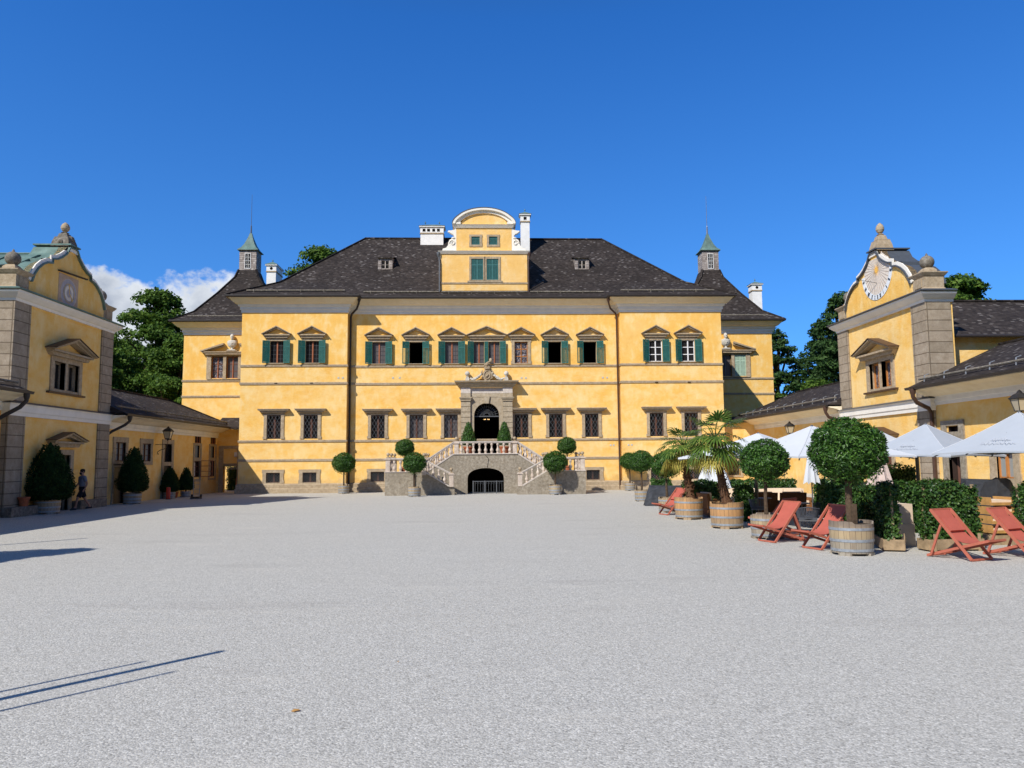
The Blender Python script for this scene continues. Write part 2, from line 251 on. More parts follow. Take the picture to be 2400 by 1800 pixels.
# ---------------------------------------------------------------- mesh helpers
class MB:
    def __init__(s): s.v=[]; s.f=[]; s.mi=[]
    def add(s,vs,fs,mi=0):
        o=len(s.v); s.v+=[tuple(v) for v in vs]; s.f+=[tuple(i+o for i in f) for f in fs]; s.mi+=[mi]*len(fs); return s
    def box(s,x0,x1,y0,y1,z0,z1,mi=0):
        return s.add([(x0,y0,z0),(x1,y0,z0),(x1,y1,z0),(x0,y1,z0),(x0,y0,z1),(x1,y0,z1),(x1,y1,z1),(x0,y1,z1)],[(0,3,2,1),(4,5,6,7),(0,1,5,4),(1,2,6,5),(2,3,7,6),(3,0,4,7)],mi)
    def bar(s,p,q,w,h=None,mi=0,upv=(0,0,1)):
        h=h or w; p=Vector(p); q=Vector(q); d=(q-p).normalized(); a=d.cross(Vector(upv))
        if a.length<1e-3: a=d.cross(Vector((1,0,0)))
        a.normalize(); b=a.cross(d); a*=w/2; b*=h/2
        vs=[p-a-b,p+a-b,p+a+b,p-a+b,q-a-b,q+a-b,q+a+b,q-a+b]
        return s.add(vs,[(0,3,2,1),(4,5,6,7),(0,1,5,4),(1,2,6,5),(2,3,7,6),(3,0,4,7)],mi)
    def tube(s,pts,rad,n=8,mi=0,cap=True):
        pts=[Vector(p) for p in pts]
        if not hasattr(rad,'__len__'): rad=[rad]*len(pts)
        vs=[];fs=[]; a=None
        for i,p in enumerate(pts):
            d=(pts[min(i+1,len(pts)-1)]-pts[max(i-1,0)]).normalized()
            if a is None: a=d.cross(Vector((0,0,1)) if abs(d.z)<.9 else Vector((1,0,0)))
            a=(a-d*a.dot(d)).normalized(); b=d.cross(a)
            for k in range(n):
                t=2*PI*k/n; vs.append(p+(a*math.cos(t)+b*math.sin(t))*rad[i])
        for i in range(len(pts)-1):
            for k in range(n): fs.append((i*n+k,i*n+(k+1)%n,(i+1)*n+(k+1)%n,(i+1)*n+k))
        if cap: fs.append(tuple(range(n))[::-1]); fs.append(tuple((len(pts)-1)*n+k for k in range(n)))
        return s.add(vs,fs,mi)
    def lathe(s,prof,c=(0,0,0),n=16,mi=0,ph=0,sx=1,sy=1):
        vs=[];fs=[]
        for r,z in prof:
            for k in range(n):
                t=2*PI*(k+ph)/n; vs.append((c[0]+r*math.cos(t)*sx,c[1]+r*math.sin(t)*sy,c[2]+z))
        for i in range(len(prof)-1):
            for k in range(n): fs.append((i*n+k,i*n+(k+1)%n,(i+1)*n+(k+1)%n,(i+1)*n+k))
        fs.append(tuple(range(n))[::-1]); fs.append(tuple((len(prof)-1)*n+k for k in range(n)))
        return s.add(vs,fs,mi)
    def sq(s,prof,c,mi=0): # square lathe; prof half-widths
        return s.lathe([(r*math.sqrt(2),z) for r,z in prof],c,4,mi,.5)
    def ball(s,c,r,n=14,mi=0,sz=1):
        m=max(6,n//2+1); return s.lathe([(max(r*math.sin(PI*i/m),1e-4),-r*sz*math.cos(PI*i/m)) for i in range(m+1)],c,n,mi)
    def prism(s,poly,y0,y1,mi=0,plane='xz'):
        n=len(poly)
        if plane=='xz': a=[(x,y0,z) for x,z in poly]; b=[(x,y1,z) for x,z in poly]
        elif plane=='yz': a=[(y0,x,z) for x,z in poly]; b=[(y1,x,z) for x,z in poly]
        else: a=[(x,z,y0) for x,z in poly]; b=[(x,z,y1) for x,z in poly]
        return s.add(a+b,[tuple(range(n)),tuple(range(n,2*n))[::-1]]+[(i,i+n,(i+1)%n+n,(i+1)%n) for i in range(n)],mi)
    def sweep(s,prof,path,closed=True,mi=0,loop=False):
        """prof [(outward,z)] carried along the plan path with mitred corners; outward is right of travel"""
        P=[Vector(p) for p in path]; n=len(P); ms=[]
        for i in range(n):
            if loop: a=P[i]-P[i-1]; b=P[(i+1)%n]-P[i]
            else: a=P[i]-P[i-1] if i else P[1]-P[0]; b=P[i+1]-P[i] if i<n-1 else P[-1]-P[-2]
            a=a.normalized(); b=b.normalized(); na=Vector((a.y,-a.x)); nb=Vector((b.y,-b.x)); mm=na+nb; mm/=max(mm.dot(na),.2) if mm.length>1e-4 else 1
            ms.append(mm)
        k=len(prof); vs=[(P[i].x+ms[i].x*d,P[i].y+ms[i].y*d,z) for i in range(n) for d,z in prof]; fs=[]
        for i in range(n if loop else n-1):
            j=(i+1)%n
            for q in range(k if closed else k-1): fs.append((i*k+q,j*k+q,j*k+(q+1)%k,i*k+(q+1)%k))
        if closed and not loop: fs+= [tuple(range(k)),tuple((n-1)*k+q for q in range(k))[::-1]]
        return s.add(vs,fs,mi)
    def wall(s,x0,x1,z0,z1,y,holes,depth=.25,mi=0,mir=None):
        """vertical wall face at y (front towards -y) with rectangular holes and reveals"""
        xs=sorted({x0,x1,*[h[0] for h in holes],*[h[1] for h in holes]}); zs=sorted({z0,z1,*[h[2] for h in holes],*[h[3] for h in holes]})
        xs=[x for x in xs if x0<=x<=x1]; zs=[z for z in zs if z0<=z<=z1]
        for i in range(len(xs)-1):
            for j in range(len(zs)-1):
                cx=(xs[i]+xs[i+1])/2; cz=(zs[j]+zs[j+1])/2
                if any(h[0]<cx<h[1] and h[2]<cz<h[3] for h in holes): continue
                s.add([(xs[i],y,zs[j]),(xs[i+1],y,zs[j]),(xs[i+1],y,zs[j+1]),(xs[i],y,zs[j+1])],[(0,1,2,3)],mi)
        for h in holes:
            a,b,c,d=h[:4]; e=h[4] if len(h)>4 else depth; q=mi if mir is None else mir
            s.add([(a,y,c),(a,y,d),(a,y+e,d),(a,y+e,c),(b,y,c),(b,y,d),(b,y+e,d),(b,y+e,c)],[(0,1,2,3),(4,7,6,5),(0,3,7,4),(1,5,6,2)],q)
        return s
    def mesh(s,name,mats,smooth=False,uv=True):
        me=bpy.data.meshes.new(name); me.from_pydata(s.v,[],s.f)
        for m in (mats if isinstance(mats,(list,tuple)) else [mats]): me.materials.append(MAT[m])
        if any(s.mi): me.polygons.foreach_set('material_index',s.mi)
        if smooth:
            me.polygons.foreach_set('use_smooth',[True]*len(s.f))
            try: me.set_sharp_from_angle(angle=R(38))
            except Exception: pass
        me.update()
        if uv:
            l=me.uv_layers.new(name='uv'); buf=np.zeros(len(me.loops)*2)
            for p in me.polygons:
                n=p.normal
                t=Vector((-n.y,n.x,0)) if abs(n.z)<.995 else Vector((1,0,0))
                t.normalize(); b=n.cross(t)
                for li in p.loop_indices:
                    c=me.vertices[me.loops[li].vertex_index].co; buf[2*li]=c.dot(t); buf[2*li+1]=c.dot(b)
            l.data.foreach_set('uv',buf)
        return me
def tag(o,label=None,cat=None,group=None,kind=None):
    if label: o['label']=label
    if cat: o['category']=cat
    if group: o['group']=group
    if kind: o['kind']=kind
    return o
def ob(name,me,parent=None,loc=(0,0,0),rz=0,sc=1):
    o=bpy.data.objects.new(name,me); COL.objects.link(o); o.parent=parent; o.location=loc; o.rotation_euler=(0,0,rz)
    o.scale=(sc,)*3 if isinstance(sc,(int,float)) else sc
    return o
def part(name,mb,mats,parent,loc=(0,0,0),rz=0,label=None,smooth=False):
    o=ob(name,mb.mesh(name,mats,smooth),parent,loc,rz)
    if label: o['label']=label
    return o
def thing(name,label,cat,loc=(0,0,0),rz=0,group=None,sc=1):
    o=ob(name,None,None,loc,rz,sc); tag(o,label,cat,group); o.empty_display_size=.2; return o
def solo(name,mb,mats,label,cat,loc=(0,0,0),rz=0,group=None,smooth=False):
    o=ob(name,mb.mesh(name,mats,smooth),None,loc,rz); return tag(o,label,cat,group)
def struct(name,mb,mats):
    return tag(ob(name,mb.mesh(name,mats)),kind='structure')
def dup(root,loc,rz=0,label=None,group=None,sc=None):
    r=root.copy(); COL.objects.link(r); r.location=loc; r.rotation_euler=(0,0,rz)
    if sc is not None: r.scale=(sc,)*3 if isinstance(sc,(int,float)) else sc
    if label: r['label']=label
    if group: r['group']=group
    for ch in list(root.children):
        c=ch.copy(); COL.objects.link(c); c.parent=r
        for g in list(ch.children):
            d=g.copy(); COL.objects.link(d); d.parent=c
    return r
def leaf_arrays(P,Nn,L,Wd,fold=.25,along=.0):
    """one folded 4-corner leaf (two triangles) per point"""
    n=len(P); Nn=Nn/np.maximum(np.linalg.norm(Nn,axis=1,keepdims=True),1e-6)
    rd=rng.normal(size=(n,3)); d=rd-(rd*Nn).sum(1,keepdims=True)*Nn*(1-along); d/=np.linalg.norm(d,axis=1,keepdims=True)
    s=np.cross(Nn,d); s/=np.maximum(np.linalg.norm(s,axis=1,keepdims=True),1e-6)
    l=(L*rng.uniform(.7,1.25,n))[:,None]; w=(Wd*rng.uniform(.75,1.2,n))[:,None]; q=np.cross(d,s)
    v=np.stack([P-d*l/2,P+s*w/2+q*w*fold,P+d*l/2,P-s*w/2+q*w*fold],1).reshape(-1,3)
    b=np.arange(n)[:,None]*4; f=np.concatenate([b+[0,1,2],b+[0,2,3]],1).reshape(-1,3)
    return v,f
def arr_mesh(name,v,f,mat):
    me=bpy.data.meshes.new(name); me.vertices.add(len(v)); me.vertices.foreach_set('co',np.asarray(v,dtype=np.float32).ravel())
    k=f.shape[1]; me.loops.add(f.size); me.loops.foreach_set('vertex_index',f.ravel().astype(np.int32)); me.polygons.add(len(f))
    me.polygons.foreach_set('loop_start',np.arange(0,f.size,k,dtype=np.int32)); 
    me.materials.append(MAT[mat]); me.update(); me.validate(); return me
def usph(n):
    v=rng.normal(size=(n,3)); return v/np.linalg.norm(v,axis=1,keepdims=True)
# ---------------------------------------------------------------- ground
g=MB(); g.add([(-900,-300,0),(900,-300,0),(900,1500,0),(-900,1500,0)],[(0,1,2,3)]); struct('ground',g,'grass')
g=MB(); g.add([(-19.5,-40,.004),(19.2,-40,.004),(19.2,75,.004),(-19.5,75,.004)],[(0,1,2,3)]); struct('gravel_court',g,'gravel')
# ---------------------------------------------------------------- window kit (local: opening centre x=0, wall face y=0, outwards -y, z absolute)
CACHE={}
def cached(key,fn):
    if key not in CACHE: CACHE[key]=fn()
    return CACHE[key]
def pediment_mb(w,z0,apex,proj=.34,mi=0,tymp=1,gap=None):
    """w half-width of the tips; cornice underside at z0"""
    m=MB(); t=.085
    m.prism([(-w+.26,z0-.15),(w-.26,z0-.15),(w-.1,z0),(-w+.1,z0)],-proj*.45,-.003)          # cove below
    m.box(-w+.09,w-.09,-proj*.75,-.003,z0,z0+t)                                          # horizontal cornice
    h=apex-z0-t
    for s in (-1,1):
        a=(s*(w-.02),z0+t); b=(0,apex)
        m.prism([(s*w,z0+t*.9),(s*w,z0+t*1.5),(0,apex+.02),(0,apex-.05)],-proj,-.003)
        m.prism([(s*(w-.12),z0+t),(s*(w-.04),z0+t*1.05),(0,apex-.05),(0,apex-.16)],-proj*.7,-.003)
    if tymp: m.prism([(-w+.3,z0+t),(w-.3,z0+t),(0,apex-.17)],-.03,-.004,1)
    return m
def flash(m,w,z0,apex,proj):
    for s in (-1,1): m.prism([(s*(w+.04),z0+.125),(s*(w+.04),z0+.155),(0,apex+.055),(0,apex+.022)],-proj-.05,-.002,2)
    return m
def shutter_mesh(w,z0,z1,open_louver=False,mat='louver_green'):
    m=MB(); t=.035
    m.box(0,.045,-t,0,z0,z1); m.box(w-.045,w,-t,0,z0,z1); zz=[z0,z0+(z1-z0)*.70,z1-.06]
    for q in zz: m.box(.045,w-.045,-t,0,q,q+.06)
    m.box(w/2-.012,w/2+.012,-t*.8,-.005,z0+.06,z1-.06)
    z=z0+.085
    while z<z1-.07:
        if not (zz[1]-.01<z<zz[1]+.04):
            if open_louver and z<zz[1]:
                if int(z/.040)%2: m.add([(.045,-t,z),(w-.045,-t,z),(w-.045,0,z+.034),(.045,0,z+.034)],[(0,1,2,3)])
            else: m.add([(.045,-t,z-.01),(w-.045,-t,z-.01),(w-.045,-.004,z+.034),(.045,-.004,z+.034)],[(0,1,2,3)])
        z+=.040
    return m
def casement_mb(w,z0,z1,d,fr=.035,mull=.085,bars=4,vb=1,mi=0,barmi=0,bw=.016):
    m=MB(); x=w/2
    m.box(-x,-x+fr,d,d+.05,z0,z1,mi); m.box(x-fr,x,d,d+.05,z0,z1,mi); m.box(-x+fr,x-fr,d,d+.05,z1-fr,z1,mi); m.box(-x+fr,x-fr,d,d+.05,z0,z0+fr,mi)
    if mull: m.box(-mull/2,mull/2,d-.02,d+.05,z0+fr,z1-fr,0)
    for k in range(1,bars+1):
        z=z0+(z1-z0)*k/(bars+1); m.box(-x+fr,x-fr,d+.012,d+.03,z-bw/2,z+bw/2,barmi)
    if vb:
        for s in (-1,1): m.box(s*x*.52-bw/2,s*x*.52+bw/2,d+.013,d+.029,z0+fr,z1-fr,barmi)
    return m
def pane_mb(w,z0,z1,d): 
    m=MB(); m.add([(-w/2,d,z0),(w/2,d,z0),(w/2,d,z1),(-w/2,d,z1)],[(0,1,2,3)]); return m
def grille_mb(w,z0,z1,y,nx,slope,bw=.013):
    """diamond lattice of iron bars clipped to the opening"""
    m=MB(); x0,x1=-w/2,w/2; stp=w/nx
    k=-int((z1-z0)/slope/stp)-2
    for sg in (1,-1):
        for i in range(k,nx-k+1):
            a=x0+i*stp
            pts=[]
            # x = a + sg*(z-z0)/slope
            za,zb=z0,z1
            def X(z): return a+sg*(z-z0)/slope
            if sg>0: za=max(z0,z0+(x0-a)*slope); zb=min(z1,z0+(x1-a)*slope)
            else: za=max(z0,z0+(a-x1)*slope); zb=min(z1,z0+(a-x0)*slope)
            if zb-za>.03: m.bar((X(za),y+.004*sg,za),(X(zb),y+.004*sg,zb),bw,bw*.6,upv=(0,1,0))
    return m
def frame_mb(w,z0,z1,fw_=.2,top=.18,proj=.05,bottom=0,ears=.05):
    m=MB(); x=w/2
    m.box(-x-fw_,-x,-proj,.12,z0-bottom,z1); m.box(x,x+fw_,-proj,.12,z0-bottom,z1); m.box(-x-fw_,x+fw_,-proj,.12,z1,z1+top)
    if bottom: m.box(-x,x,-proj,.12,z0-bottom,z0)
    if ears:
        for s in (-1,1):
            a,b=sorted((s*(x+fw_),s*(x+fw_+ears))); m.box(a,b,-proj,.10,z1-.02,z1+top); m.box(a,b,-proj,.10,z0-bottom,z0+.16)
    return m
def window(parent,x,y,kind,z0=0,glassmat='pane_glass',cas='casement_red',w=.9,rz=0,**k):
    """kinds: shutters, open, lattice, lower, base"""
    tz=k.get('top',10.1); bz=k.get('bot',8.62)
    if kind in('shutters','open','lattice','white'):
        if kind=='lattice':
            me=cached('fr_lat',lambda:frame_mb(.9,bz,tz,.2,.2,.05,.05).mesh('window','stone_trim'))
        else:
            me=cached('fr_sh',lambda:MB().box(-.66,.66,-.04,.10,tz+.002,tz+.2).mesh('window','stone_trim'))
        win=ob('window',me,parent,(x,y,0))
        if kind!='lattice': ob('sill',cached('sill',lambda:MB().box(-.5,.5,-.10,.2,bz-.055,bz-.004).mesh('sill','stone_trim')),win)
        pm=cached('ped',lambda:pediment_mb(.97,10.45,11.08).mesh('pediment',['stone_trim','plaster_yellow'])); ob('pediment',pm,win)
        if kind=='lattice':
            ob('pane',cached('lat',lambda:pane_mb(.9,bz,tz,.16).mesh('pane','lattice_glass')),win)
            ob('casement',cached('latc',lambda:casement_mb(.9,bz,tz,.12,.05,.05,2,0,0,0,.05).mesh('casement','wood_orange')),win)
        else:
            for s in (-1,1):
                ow=k.get('louver',False); sm=cached(('shut',ow),lambda:shutter_mesh(.47,bz-.02,tz+.02,ow).mesh('shutter','louver_green'))
                ang=k.get('ang',(R(13),R(13)))[0 if s<0 else 1]
                # hinge at the opening edge, leaf folded back towards the wall
                o=ob('shutter',sm,win,(s*.46,-.05,0),(PI+ang if s<0 else -ang))
                if s<0: o.scale=(1,-1,1)
            if kind=='shutters':
                ob('casement',cached(('cas',cas),lambda:casement_mb(.9,bz,tz,.13,.035,.085,4,1,2,1,.012).mesh('casement',[cas,'iron_grey','casement_dark']).copy()),win)
                ob('pane',cached(('pane',glassmat),lambda:pane_mb(.9,bz,tz,.165).mesh('pane',glassmat)),win)
            if kind=='white':
                ob('casement',cached('casw',lambda:casement_mb(.9,bz,tz,.06,.05,.07,2,0,0,0,.05).mesh('casement','white_paint')),win)
                ob('pane',cached(('panew',glassmat),lambda:pane_mb(.9,bz,tz,.12).mesh('pane',glassmat)),win)
    elif kind=='lower':
        win=ob('window',cached('lowfr',lambda:frame_mb(.92,3.57,5.13,.2,.17,.06,0).mesh('window','stone_trim')),parent,(x,y,0))
        def hood():
            m=MB(); m.prism([(-.80,5.31),(.80,5.31),(.92,5.43),(-.92,5.43)],-.22,-.003); m.box(-.99,.99,-.32,-.003,5.43,5.50); m.box(-1.02,1.02,-.36,-.003,5.50,5.55); return m.mesh('hood','stone_trim')
        ob('hood',cached('hood',hood),win)
        ob('grille',cached('lowgr',lambda:grille_mb(.92,3.57,5.13,-.02,4,1.75).mesh('grille','iron_grey')),win)
        ob('casement',cached(('lowcas',cas),lambda:casement_mb(.92,3.57,5.13,.2,.04,.12,2,0).mesh('casement',cas)),win)
        ob('pane',cached(('lowp',glassmat),lambda:pane_mb(.92,3.57,5.13,.24).mesh('pane',glassmat)),win)
    elif kind=='base':
        win=ob('window',cached('basefr',lambda:frame_mb(.9,.7,1.35,.23,.2,.05,.14,.04).mesh('window','stone_trim')),parent,(x,y,0))
        ob('grille',cached('basegr',lambda:grille_mb(.9,.7,1.35,.03,5,1.0).mesh('grille','iron_grey')),win)
        ob('casement',cached('basecas',lambda:casement_mb(.9,.7,1.35,.22,.05,.10,0,0).mesh('casement','casement_brown')),win)
        ob('pane',cached('basep',lambda:pane_mb(.9,.7,1.35,.26).mesh('pane','pane_glass')),win)
    return win
# ---------------------------------------------------------------- the palace
XL,XR,YB,YC,BL,BR=-16.35,16.0,51.0,51.6,-9.33,9.07
PAL=thing('palace','long yellow baroque palace with dark hipped shingle roof, green shutters and a central gable','palace',(0,0,0))
up_c=[(-7.30,'shutters',0),(-4.80,'open',1),(-2.37,'shutters',0),(2.35,'lattice',0),(4.65,'open',1),(7.07,'open',1)]
lo_c=[-7.33,-4.75,-2.43,2.34,4.66,7.10]
H=lambda x,w,a,b,d=.35:(x-w/2,x+w/2,a,b,d)
w=MB()
hl=[H(x,.9,8.62,10.1) for x in (-14.0,-11.65)]+[H(x,.92,3.57,5.13) for x in (-14.08,-11.66)]+[H(x,.9,.7,1.35) for x in (-14.06,-11.68)]
hr=[H(x,.9,8.62,10.1) for x in (11.46,13.68)]+[H(x,.92,3.57,5.13) for x in (11.39,13.74)]+[H(x,.9,.7,1.35) for x in (11.37,13.84)]
hc=[H(x,.9,8.62,10.1,.36 if k=='open' else .35) for x,k,_ in up_c]+[(-.88,-.17,8.62,10.1,.35),(.14,.89,8.62,10.1,.35)]+[H(x,.92,3.57,5.13) for x in lo_c]+[H(-7.32,.9,.7,1.35),H(7.13,.9,.7,1.35)]+[(-.87,.83,2.44,6.1,.36)]
w.wall(XL,BL,0,12.3,YB,hl,mir=2); w.wall(BR,XR,0,12.3,YB,hr,mir=2); w.wall(BL,BR,0,12.3,YC,hc,mir=2)
for h in hc+hl+hr:
    d=h[4]; y=(YC if BL<h[0]<BR else YB)+d-.01
    if d==.36: # open: a dark room behind
        a,b,c,t=h[0]-.9,h[1]+.9,h[2]-(.6 if h[2]>5 else .0),h[3]+.5
        w.wall(a,b,c,t,y,[h],.001,1); w.add([(a,y,c),(b,y,c),(b,y+4,c),(a,y+4,c),(a,y,t),(b,y,t),(b,y+4,t),(a,y+4,t)],[(0,1,2,3),(4,7,6,5),(0,3,7,4),(1,5,6,2),(3,2,6,7)],1)
    else: w.add([(h[0],y,h[2]),(h[1],y,h[2]),(h[1],y,h[3]),(h[0],y,h[3])],[(0,1,2,3)],1)
w.add([(BL,YB,0),(BL,YC,0),(BL,YC,12.3),(BL,YB,12.3)],[(0,1,2,3)]); w.add([(BR,YB,0),(BR,YC,0),(BR,YC,12.3),(BR,YB,12.3)],[(3,2,1,0)])
w.add([(XL,YB,0),(XL,65,0),(XL,65,12.3),(XL,YB,12.3)],[(3,2,1,0)]); w.add([(XR,YB,0),(XR,65,0),(XR,65,12.3),(XR,YB,12.3)],[(0,1,2,3)]); w.add([(XL,65,0),(XR,65,0),(XR,65,12.3),(XL,65,12.3)],[(3,2,1,0)])
part('wall',w,['plaster_yellow','void_dark','stone_trim'],PAL)
path=[(XL,65),(XL,YB),(BL,YB),(BL,YC),(BR,YC),(BR,YB),(XR,YB),(XR,65)]
for z0,z1,pr in ((8.36,8.50,.05),(7.17,7.32,.05),(3.34,3.48,.05),(2.08,2.23,.04)):
    m=MB(); m.sweep([(.002,z0),(pr,z0),(pr+.015,z1-.02),(.002,z1+.015)],path); part('string_course',m,'stone_trim',PAL)
m=MB(); m.sweep([(.002,0),(.16,0),(.16,.30),(.10,.34),(.10,.56),(.05,.62),(.002,.64)],path); part('plinth',m,'stone_trim',PAL)
m=MB(); m.sweep([(.002,12.02),(.06,12.02),(.06,12.18),(.13,12.22),(.13,12.40),(.22,12.44),(.26,12.58),(.002,12.58)],path); part('cornice',m,'white_trim',PAL)
m=MB(); m.sweep([(.0,12.581),(.27,12.581),(.42,12.62),(.72,12.93),(.72,12.97),(.0,12.97)],path); part('soffit',m,'plaster_cream',PAL)
m=MB(); m.sweep([(.73,12.98),(.76,12.93),(.86,12.93),(.90,13.0),(.90,13.09),(.87,13.09),(.84,12.99),(.78,12.99),(.73,13.05)],path); part('gutter',m,'metal_dark',PAL)
def downpipe(parent,pts,r=.055,mat='metal_dark',hop=True):
    m=MB(); m.tube(pts,r,8)
    if hop: p=pts[0]; m.lathe([(.05,-.28),(.11,-.12),(.12,0),(.12,.05)],p,10)
    return part('downpipe',m,mat,parent,smooth=True)
downpipe(PAL,[(-8.55,50.80,12.95),(-8.58,50.83,12.62),(-8.75,51.1,12.30),(-9.12,51.4,12.02),(-9.2,51.46,11.8),(-9.2,51.46,.05)],.07)
downpipe(PAL,[(8.28,50.80,12.95),(8.30,50.83,12.62),(8.45,51.1,12.30),(8.84,51.4,12.02),(8.92,51.46,11.8),(8.92,51.46,.05)],.06,'metal_brown')
# roof: steep upper planes with flatter skirts over the eaves
ZE=13.08; e=.84
m=MB(); b=2.75; exl,exr,eyb,eyt=XL-e,XR+e,YB-e,65+e
Bk=[(exl+b,eyb+b,14.55),(exr-b,eyb+b,14.55),(exr-b,eyt-b,14.55),(exl+b,eyt-b,14.55)]; rl=(-9.36,58,19.2); rr=(9.06,58,19.15)
m.add(Bk+[rl,rr],[(0,1,5,4),(1,2,5),(2,3,4,5),(3,0,4)])
yc=YC-e
kq=(14.55-ZE)/b; PQ=(BL+e-1.7,eyb+.85,ZE+.85*kq); PR=(BR-e+1.7,eyb+.85,ZE+.85*kq)
m.add([(exl,eyb,ZE),(BL+e,eyb,ZE),PQ,(BL+e-1.9,eyb+b,14.551),Bk[0]],[(0,1,2,3,4)]); m.add([(BR-e,eyb,ZE),(exr,eyb,ZE),Bk[1],(BR-e+1.9,eyb+b,14.551),PR],[(0,1,2,3,4)])
m.add([(BL+e-.0,yc,ZE-.002),(BR-e+.0,yc,ZE-.002),(BR-e+1.95,eyb+b,14.549),(BL+e-1.95,eyb+b,14.549)],[(0,1,2,3)])
m.add([(BL+e,eyb,ZE),(BL+e,yc,ZE),(BL+e-1.9,eyb+b,14.55),PQ],[(0,1,2,3)]); m.add([(BR-e,eyb,ZE),(BR-e,yc,ZE),(BR-e+1.9,eyb+b,14.55),PR],[(3,2,1,0)])
m.add([(exl,eyb,ZE),Bk[0],Bk[3],(exl,eyt,ZE)],[(0,1,2,3)]); m.add([(exr,eyb,ZE),(exr,eyt,ZE),Bk[2],Bk[1]],[(0,1,2,3)]); m.add([(exl,eyt,ZE),Bk[3],Bk[2],(exr,eyt,ZE)],[(0,1,2,3)])
m.add([(exl,eyb,ZE-.01),(BL+e,eyb,ZE-.01),(BL+e,yc,ZE-.01),(BR-e,yc,ZE-.01),(BR-e,eyb,ZE-.01),(exr,eyb,ZE-.01),(exr,eyt,ZE-.01),(exl,eyt,ZE-.01)],[tuple(range(8))[::-1]])
ROOF=part('roof',m,'shingle_roof',PAL)
m=MB()
for a,c in ((rl,rr),((exl+b,eyb+b,14.55),rl),((exr-b,eyb+b,14.55),rr),((exl,eyb,ZE),(exl+b,eyb+b,14.55)),((exr,eyb,ZE),(exr-b,eyb+b,14.55))): 
    m.bar((a[0],a[1],a[2]+.03),(c[0],c[1],c[2]+.03),.22,.09)
part('ridge_cap',m,'shingle_roof',ROOF)
m=MB()
def snow(m,x0,x1,y,z):
    m.tube([(x0,y,z),(x1,y,z)],.055,8); x=x0+.5
    while x<x1: m.box(x-.02,x+.02,y-.07,y+.10,z-.14,z+.07); x+=1.55
snow(m,exl+1.15,BL+e-1.0,eyb+.62,ZE+.42); snow(m,BL+e+.15,-3.25,yc+.5,ZE+.42); snow(m,-3.05,2.8,yc+.45,ZE+.40); snow(m,3.0,BR-e-.2,yc+.5,ZE+.42); snow(m,BR-e+.9,exr-1.3,eyb+.62,ZE+.42)
part('snow_guard',m,'stone_dark',ROOF)
# windows
for x in (-14.0,-11.65): window(PAL,x,YB,'shutters',ang=(R(22),R(16)))
for x in (11.46,13.68): window(PAL,x,YB,'white',ang=(R(20),R(12)))
for x,k,l in up_c: window(PAL,x,YC,k,louver=bool(l),glassmat='pane_grey',ang=(R(20),R(16)))
for i,x in enumerate((-14.08,-11.66,11.39,13.74)): window(PAL,x,YB,'lower',cas='casement_brown')
for i,x in enumerate(lo_c): window(PAL,x,YC,'lower',cas='casement_brown',glassmat='pane_grey' if i in (1,2) else 'pane_glass')
for x,y in ((-14.06,YB),(-11.68,YB),(11.37,YB),(13.84,YB),(-7.32,YC),(7.13,YC)): window(PAL,x,y,'base')
# middle twin window
m=MB(); m.box(-1.15,1.15,-.04,.10,10.102,10.3); win=part('window',m,'stone_trim',PAL,(0.005,YC,0),label='twin window with three green shutters over the portal'); m=MB(); m.box(-1.0,1.0,-.10,.2,8.565,8.616); part('sill',m,'stone_trim',win)
part('pediment',pediment_mb(1.38,10.45,11.15),['stone_trim','plaster_yellow'],win)
for s in (-1,1):
    o=ob('shutter',CACHE[('shut',False)],win,(s*.90,-.05,0),(PI+R(24) if s<0 else -R(15))); o.scale=(.9,-1 if s<0 else 1,1)
    ca=part('casement',casement_mb(.73,8.62,10.1,.13,.03,.08,4,1,2,1,.012),['casement_red','iron_grey','casement_dark'],win,(s*.52 if s>0 else -.53,0,0)); part('pane',pane_mb(.75,8.62,10.1,.165),'pane_grey',win,(s*.52 if s>0 else -.53,0,0))
o=ob('shutter',CACHE[('shut',False)],win,(.10,-.03,0),PI-.12); o.scale=(.55,-1,1)
# little stone tie plates in pairs
m=MB()
for x,z,y in ((-9.95,7.55,YB),(-9.66,7.55,YB),(-6.4,7.6,YC),(-5.95,7.6,YC),(2.3,7.55,YC),(2.6,7.55,YC),(7.85,7.55,YC),(8.15,7.55,YC),(8.3,2.95,YC),(8.5,2.95,YC),(9.4,2.95,YB),(9.62,2.95,YB)): m.box(x,x+.12,y-.02,y+.02,z,z+.12)
part('wall_plate',m,'stone_white',PAL)
m=MB()
for x,z,y in ((-14.0,7.255,YB),(-11.65,7.255,YB),(11.46,7.2,YB),(13.68,7.2,YB),(-1.1,12.66,YC-.3),(.63,12.66,YC-.3)): m.box(x-.1,x+.1,y-.066,y+.02,z-.03,z+.03)
part('drain_hole',m,'void_dark',PAL)
